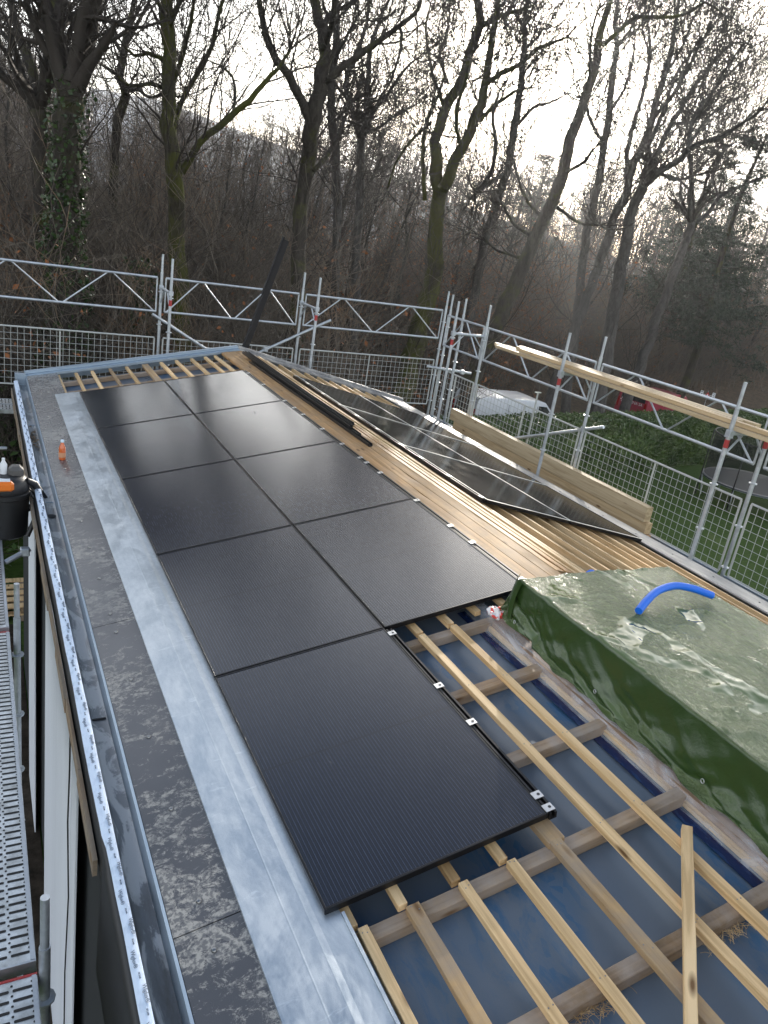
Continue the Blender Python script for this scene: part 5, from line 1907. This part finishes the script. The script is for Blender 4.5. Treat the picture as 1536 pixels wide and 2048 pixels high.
# ------------------------------------------------------------------ vans
def van(loc, rz, paint, label, rear_mat=None, letters=None):
    e = empty('parked_van', loc, label, 'van', rot=(0, 0, rz))
    L, Wd, H = 4.9, 1.9, 1.95
    prof = [(0, .35), (-.02, .9), (.05, 1.75), (.14, 1.90), (.5, 1.95), (3.0, 1.93), (3.35, 1.86), (4.05, 1.22), (4.75, 1.02), (4.9, .8), (4.92, .4), (4.4, .28), (.3, .28)]
    # cross-section tapers towards the roof
    b = MB()
    n = len(prof)
    rings = []
    for yy in (-Wd / 2, -Wd / 2 + .03, -.4, .4, Wd / 2 - .03, Wd / 2):
        edge = abs(yy) > Wd / 2 - .001
        ring = []
        for (x, z) in prof:
            sc = 1 - max(0, (z - .9)) * .085
            ring.append((x, yy * sc, z - (.03 if edge and z > 1.7 else 0)))
        rings.append(ring)
    for k in range(len(rings) - 1):
        b.add(rings[k] + rings[k + 1], [(i, (i + 1) % n, n + (i + 1) % n, n + i) for i in range(n)])
    b.add(rings[0], [tuple(range(n))])
    b.add(rings[-1], [tuple(reversed(range(n)))])
    body = b.build('body', MT[paint], e, I4, smooth='auto')

    def side(z):
        return Wd / 2 * (1 - max(0, (z - .9)) * .085)
    for sg in (-1, 1):
        g = MB()
        q = [(3.02, 1.18), (3.90, 1.18), (3.42, 1.70), (3.02, 1.72)]
        g.add([(x, sg * (side(z) + .006), z) for x, z in q], [tuple(range(4))])
        g.build('side_window', MT['carglass'], e, I4)
        for wx in (.85, 3.95):
            w = MB().tube([(wx, sg * (Wd / 2 - .2), .32), (wx, sg * (Wd / 2 + .005), .32)], .32, 20).build('wheel', MT['tyre'], e, I4, smooth='auto')
            MB().tube([(wx, sg * (Wd / 2 + .006), .32), (wx, sg * (Wd / 2 + .016), .32)], .2, 16).build('rim', MT['chrome'], w, I4, smooth='auto')
        MB().box(3.62, 3.80, sg * 1.05 - .08, sg * 1.05 + .08, 1.12, 1.34).build('mirror', MT['black_plain'], e, I4, bevel=.03)
        MB().box(-.035, -.01, sg * .82 - .06, sg * .82 + .06, .95, 1.45).build('tail_lamp', MT['redlamp'], e, I4, bevel=.01)
        MB().box(4.80, 4.86, sg * .66 - .16, sg * .66 + .16, .78, .98).build('headlamp', MT['lampwhite'], e, I4, bevel=.02)
        dl = MB()
        for xx in (1.55, 2.95):
            dl.add([(xx, sg * (side(.5) + .004), .5), (xx + .015, sg * (side(.5) + .004), .5), (xx + .015, sg * (side(1.7) + .004), 1.7), (xx, sg * (side(1.7) + .004), 1.7)], [(0, 1, 2, 3)])
        dl.add([(.4, sg * (side(1.1) + .004), 1.1), (2.9, sg * (side(1.1) + .004), 1.1), (2.9, sg * (side(1.13) + .004), 1.13), (.4, sg * (side(1.13) + .004), 1.13)], [(0, 1, 2, 3)])
        dl.build('door_seam', MT['black_plain'], e, I4)
    g = MB()
    g.add([(3.40 + .012, -.72, 1.84), (3.40 + .012, .72, 1.84), (4.03 + .012, .80, 1.25), (4.03 + .012, -.80, 1.25)], [(0, 1, 2, 3)])
    g.build('windscreen', MT['carglass'], e, I4)
    rw = MB()
    rw.add([(-.012, -.78, .98), (-.012, .78, .98), (.045, .72, 1.70), (.045, -.72, 1.70)], [(0, 1, 2, 3)])
    rd_ = rw.build('rear_door', MT[rear_mat] if rear_mat else MT[paint], e, I4)
    MB().box(-.03, .0, -.008, .008, .6, 1.72).build('rear_seam', MT['black_plain'], e, I4)
    if letters:
        tilt = math.atan2(.057, .72)
        RT = Matrix.Translation((-.02, -.10, 1.32)) @ Matrix.Rotation(-math.pi / 2, 4, 'Z') @ Matrix.Rotation(math.pi / 2 - tilt, 4, 'X')
        text_mesh('lettering', letters, .21, MT['lettering'], RT, e)
        lg = MB()
        for dy, dz in ((0, .085), (-.075, 0), (.075, 0), (0, -.085)):
            lg.add([(-.02, .60 + dy + a * .05, 1.34 + dz + b * .05) for a, b in ((0, 1), (-.9, .2), (-.9, -.6), (0, -.2), (.9, -.6), (.9, .2))], [(0, 1, 2, 3), (0, 3, 4, 5)])
        lg.build('emblem', MT['lettering'], e, I4)
        ST = Matrix.Translation((2.0, -side(1.42) - .012, 1.40)) @ Matrix.Rotation(math.pi / 2 - .08, 4, 'X')
        text_mesh('lettering', letters, .24, MT['lettering'], ST, e)
    else:
        gb = MB()
        gb.box(-.035, -.02, -.62, -.10, 1.25, 1.62).box(-.035, -.02, .10, .62, 1.25, 1.62)
        gb.build('rear_window', MT['vanwhite'], e, I4, bevel=.02)
    return e


van((16.3, 23.75, GZ + .2), math.radians(-2), 'vanwhite', 'white van with a sunlit roof parked behind the hedge')
van((28.4, 26.7, GZ + .15), math.radians(10), 'vanred', 'dark red van with black rear doors parked behind the hedge', 'vanblack', 'MORINA SA')
# white car, only its windscreen end is seen over the verge
ce = empty('parked_car', (9.4, 20.8, GZ + .03), 'white car parked behind the far corner of the scaffold, half hidden by the roof', 'car', rot=(0, 0, math.radians(8)))
pr_c = [(0, .5), (.1, .95), (.55, 1.05), (1.1, 1.42), (2.3, 1.46), (3.1, 1.02), (4.0, .9), (4.15, .5), (3.9, .28), (.2, .28)]
b = MB()
n = len(pr_c)
rings = [[(x, yy * (1 - max(0, z - .9) * .3), z) for x, z in pr_c] for yy in (-.88, -.8, .8, .88)]
for k in range(3):
    b.add(rings[k] + rings[k + 1], [(i, (i + 1) % n, n + (i + 1) % n, n + i) for i in range(n)])
b.add(rings[0], [tuple(range(n))]).add(rings[-1], [tuple(reversed(range(n)))])
b.build('body', MT['vanwhite'], ce, I4, smooth='auto')
MB().add([(2.34 + .02, -.66, 1.43), (2.34 + .02, .66, 1.43), (3.05 + .02, .76, 1.06), (3.05 + .02, -.76, 1.06)], [(0, 1, 2, 3)]).build('windscreen', MT['carglass'], ce, I4)
for sg in (-1, 1):
    MB().add([(1.15, sg * .765, 1.38), (2.25, sg * .76, 1.41), (2.85, sg * .862, 1.08), (.75, sg * .865, 1.06)], [(0, 1, 2, 3)]).build('side_window', MT['carglass'], ce, I4)
    for wx in (.8, 3.3):
        w = MB().tube([(wx, sg * .7, .3), (wx, sg * .89, .3)], .3, 18).build('wheel', MT['tyre'], ce, I4, smooth='auto')
        MB().tube([(wx, sg * .891, .3), (wx, sg * .90, .3)], .19, 14).build('rim', MT['chrome'], w, I4)

# ------------------------------------------------------------------ trampoline on the lawn
tr = empty('trampoline', (24.9, 16.2, GZ), 'round garden trampoline with a dark safety net in front of the hedge', 'trampoline')
RT_ = 1.85
circ = [(RT_ * math.cos(a), RT_ * math.sin(a), 0) for a in np.linspace(0, 2 * math.pi, 41)]
MB().tube([(x, y, .85) for x, y, _ in circ], .035, 8, False).build('rim', MT['tube'], tr, I4, smooth=True)
MB().lathe([(1.55, .88), (RT_ + .05, .90), (RT_ + .06, .85), (1.55, .86)], 40).build('pad', MT['pad'], tr, I4)
MB().lathe([(.01, .84), (1.55, .845)], 36).build('mat', MT['black_plain'], tr, I4)
MB().tube([(x * 1.0, y * 1.0, 2.55) for x, y, _ in circ], .02, 8, False).build('top_ring', MT['black_plain'], tr, I4, smooth=True)
P = [[(x * .99, y * .99, z) for x, y, _ in circ] for z in (.92, 1.5, 2.0, 2.54)]
MB().grid(P).build('net', MT['net'], tr, I4, smooth=True)
for k in range(6):
    a = k * math.pi / 3 + .3
    c, s = math.cos(a) * (RT_ + .06), math.sin(a) * (RT_ + .06)
    MB().tube([(c, s, 0), (c, s, 2.6)], .025, 8).build('pole', MT['black_plain'], tr, I4, smooth=True)
    MB().tube([(c * .9, s * .9, .03), (c * .98, s * .98, .84)], .025, 8).build('leg', MT['tube'], tr, I4, smooth=True)

# ------------------------------------------------------------------ roadside sign
d = pray(1415, 790)
sp = CAM + d * (42 / math.hypot(d[0], d[1]))
zg = ground_z(sp[0], sp[1])
sg_ = empty('road_sign', (sp[0], sp[1], zg), 'roadworks sign with a red edged triangle between two small pale boards beyond the red van', 'road sign', rot=(0, 0, -math.radians(45)))
hh = (sp[2] - zg) / .42
sg_.scale = (.42, .42, .42)
MB().tube([(0, .05, 0), (0, .05, hh + .5)], .03, 8).build('post', MT['tube'], sg_, I4)
MB().prism([(-.42, hh - .38), (.42, hh - .38), (0, hh + .36)], 'y', -.012, .012).build('red_triangle', MT['signred'], sg_, I4)
MB().prism([(-.25, hh - .30), (.25, hh - .30), (0, hh + .14)], 'y', -.02, -.0125).build('white_triangle', MT['whitep'], sg_, I4)
for k in (-1, 1):
    MB().box(k * .68 - .17, k * .68 + .17, -.012, .012, hh - .35, hh + .4).box(k * .45 - .25, k * .45 + .25, .013, .02, hh - .02, hh + .02).build('side_board', MT['whitep'], sg_, I4)
    for q in range(3):
        MB().box(k * .68 - .10, k * .68 + .10, -.018, -.0125, hh - .22 + q * .22, hh - .14 + q * .22).build('board_mark', MT['black_plain'], sg_, I4)

# ------------------------------------------------------------------ green shrubs at the left below the gutter
for k, (x, y, H, r) in enumerate(((-1.3, 16.2, 2.6, 1.5), (-.35, 15.2, 2.2, 1.2), (-1.9, 13.8, 1.8, 1.1))):
    rnd.seed(300 + k)
    zg = ground_z(x, y)
    e = empty('garden_shrub', (x, y, zg), ['broad green leafy shrub at the far left beyond the gutter', 'green leafy shrub closest to the gutter at the left', 'low green shrub below the left scaffold tubes'][k], 'shrub', 'green shrubs beyond the left eave')
    S = []
    C_ = []
    for q in range(14):
        a = rvec()
        n0 = len(S)
        grow(S, (0, 0, 0), (a[0] * .6, a[1] * .6, .8), H * rnd.uniform(.6, 1.05), .02, 0, .02, .25, .3, .006, (2.0, 0), .5)
    for s_ in S:
        for _ in range(9):
            v = rvec()
            C_.append((s_[3] + v[0] * .16, s_[4] + v[1] * .16, s_[5] + v[2] * .16))
    V, Fq = seg_arrays(np.array(S))
    o = bpy.data.objects.new('stems', fast_mesh('stems', V, Fq, MT['twig']))
    COL.objects.link(o)
    o.parent = e
    V, Fq = leaf_arrays(np.array(C_), .07, .5)
    o = bpy.data.objects.new('leaves', fast_mesh('leaves', V, Fq, MT['shrubleaf']))
    COL.objects.link(o)
    o.parent = e

# ------------------------------------------------------------------ winter haze in the air
hz = MB().box(-405, 405, -405, 405, GZ - 1.2, 46)
hm = bpy.data.materials.new('haze_air')
hm.use_nodes = True
hn = hm.node_tree.nodes
for n in list(hn):
    if n.type != 'OUTPUT_MATERIAL':
        hn.remove(n)
pv = hn.new('ShaderNodeVolumePrincipled')
pv.inputs['Color'].default_value = (.92, .95, 1, 1)
pv.inputs['Density'].default_value = .0005
pv.inputs['Anisotropy'].default_value = .8
hm.node_tree.links.new(pv.outputs[0], [n for n in hn if n.type == 'OUTPUT_MATERIAL'][0].inputs['Volume'])
HAZE = True
if HAZE:
    o = hz.build('haze', hm)
    tag(o, 'pale winter haze over the wood and garden', 'haze', kind='stuff')
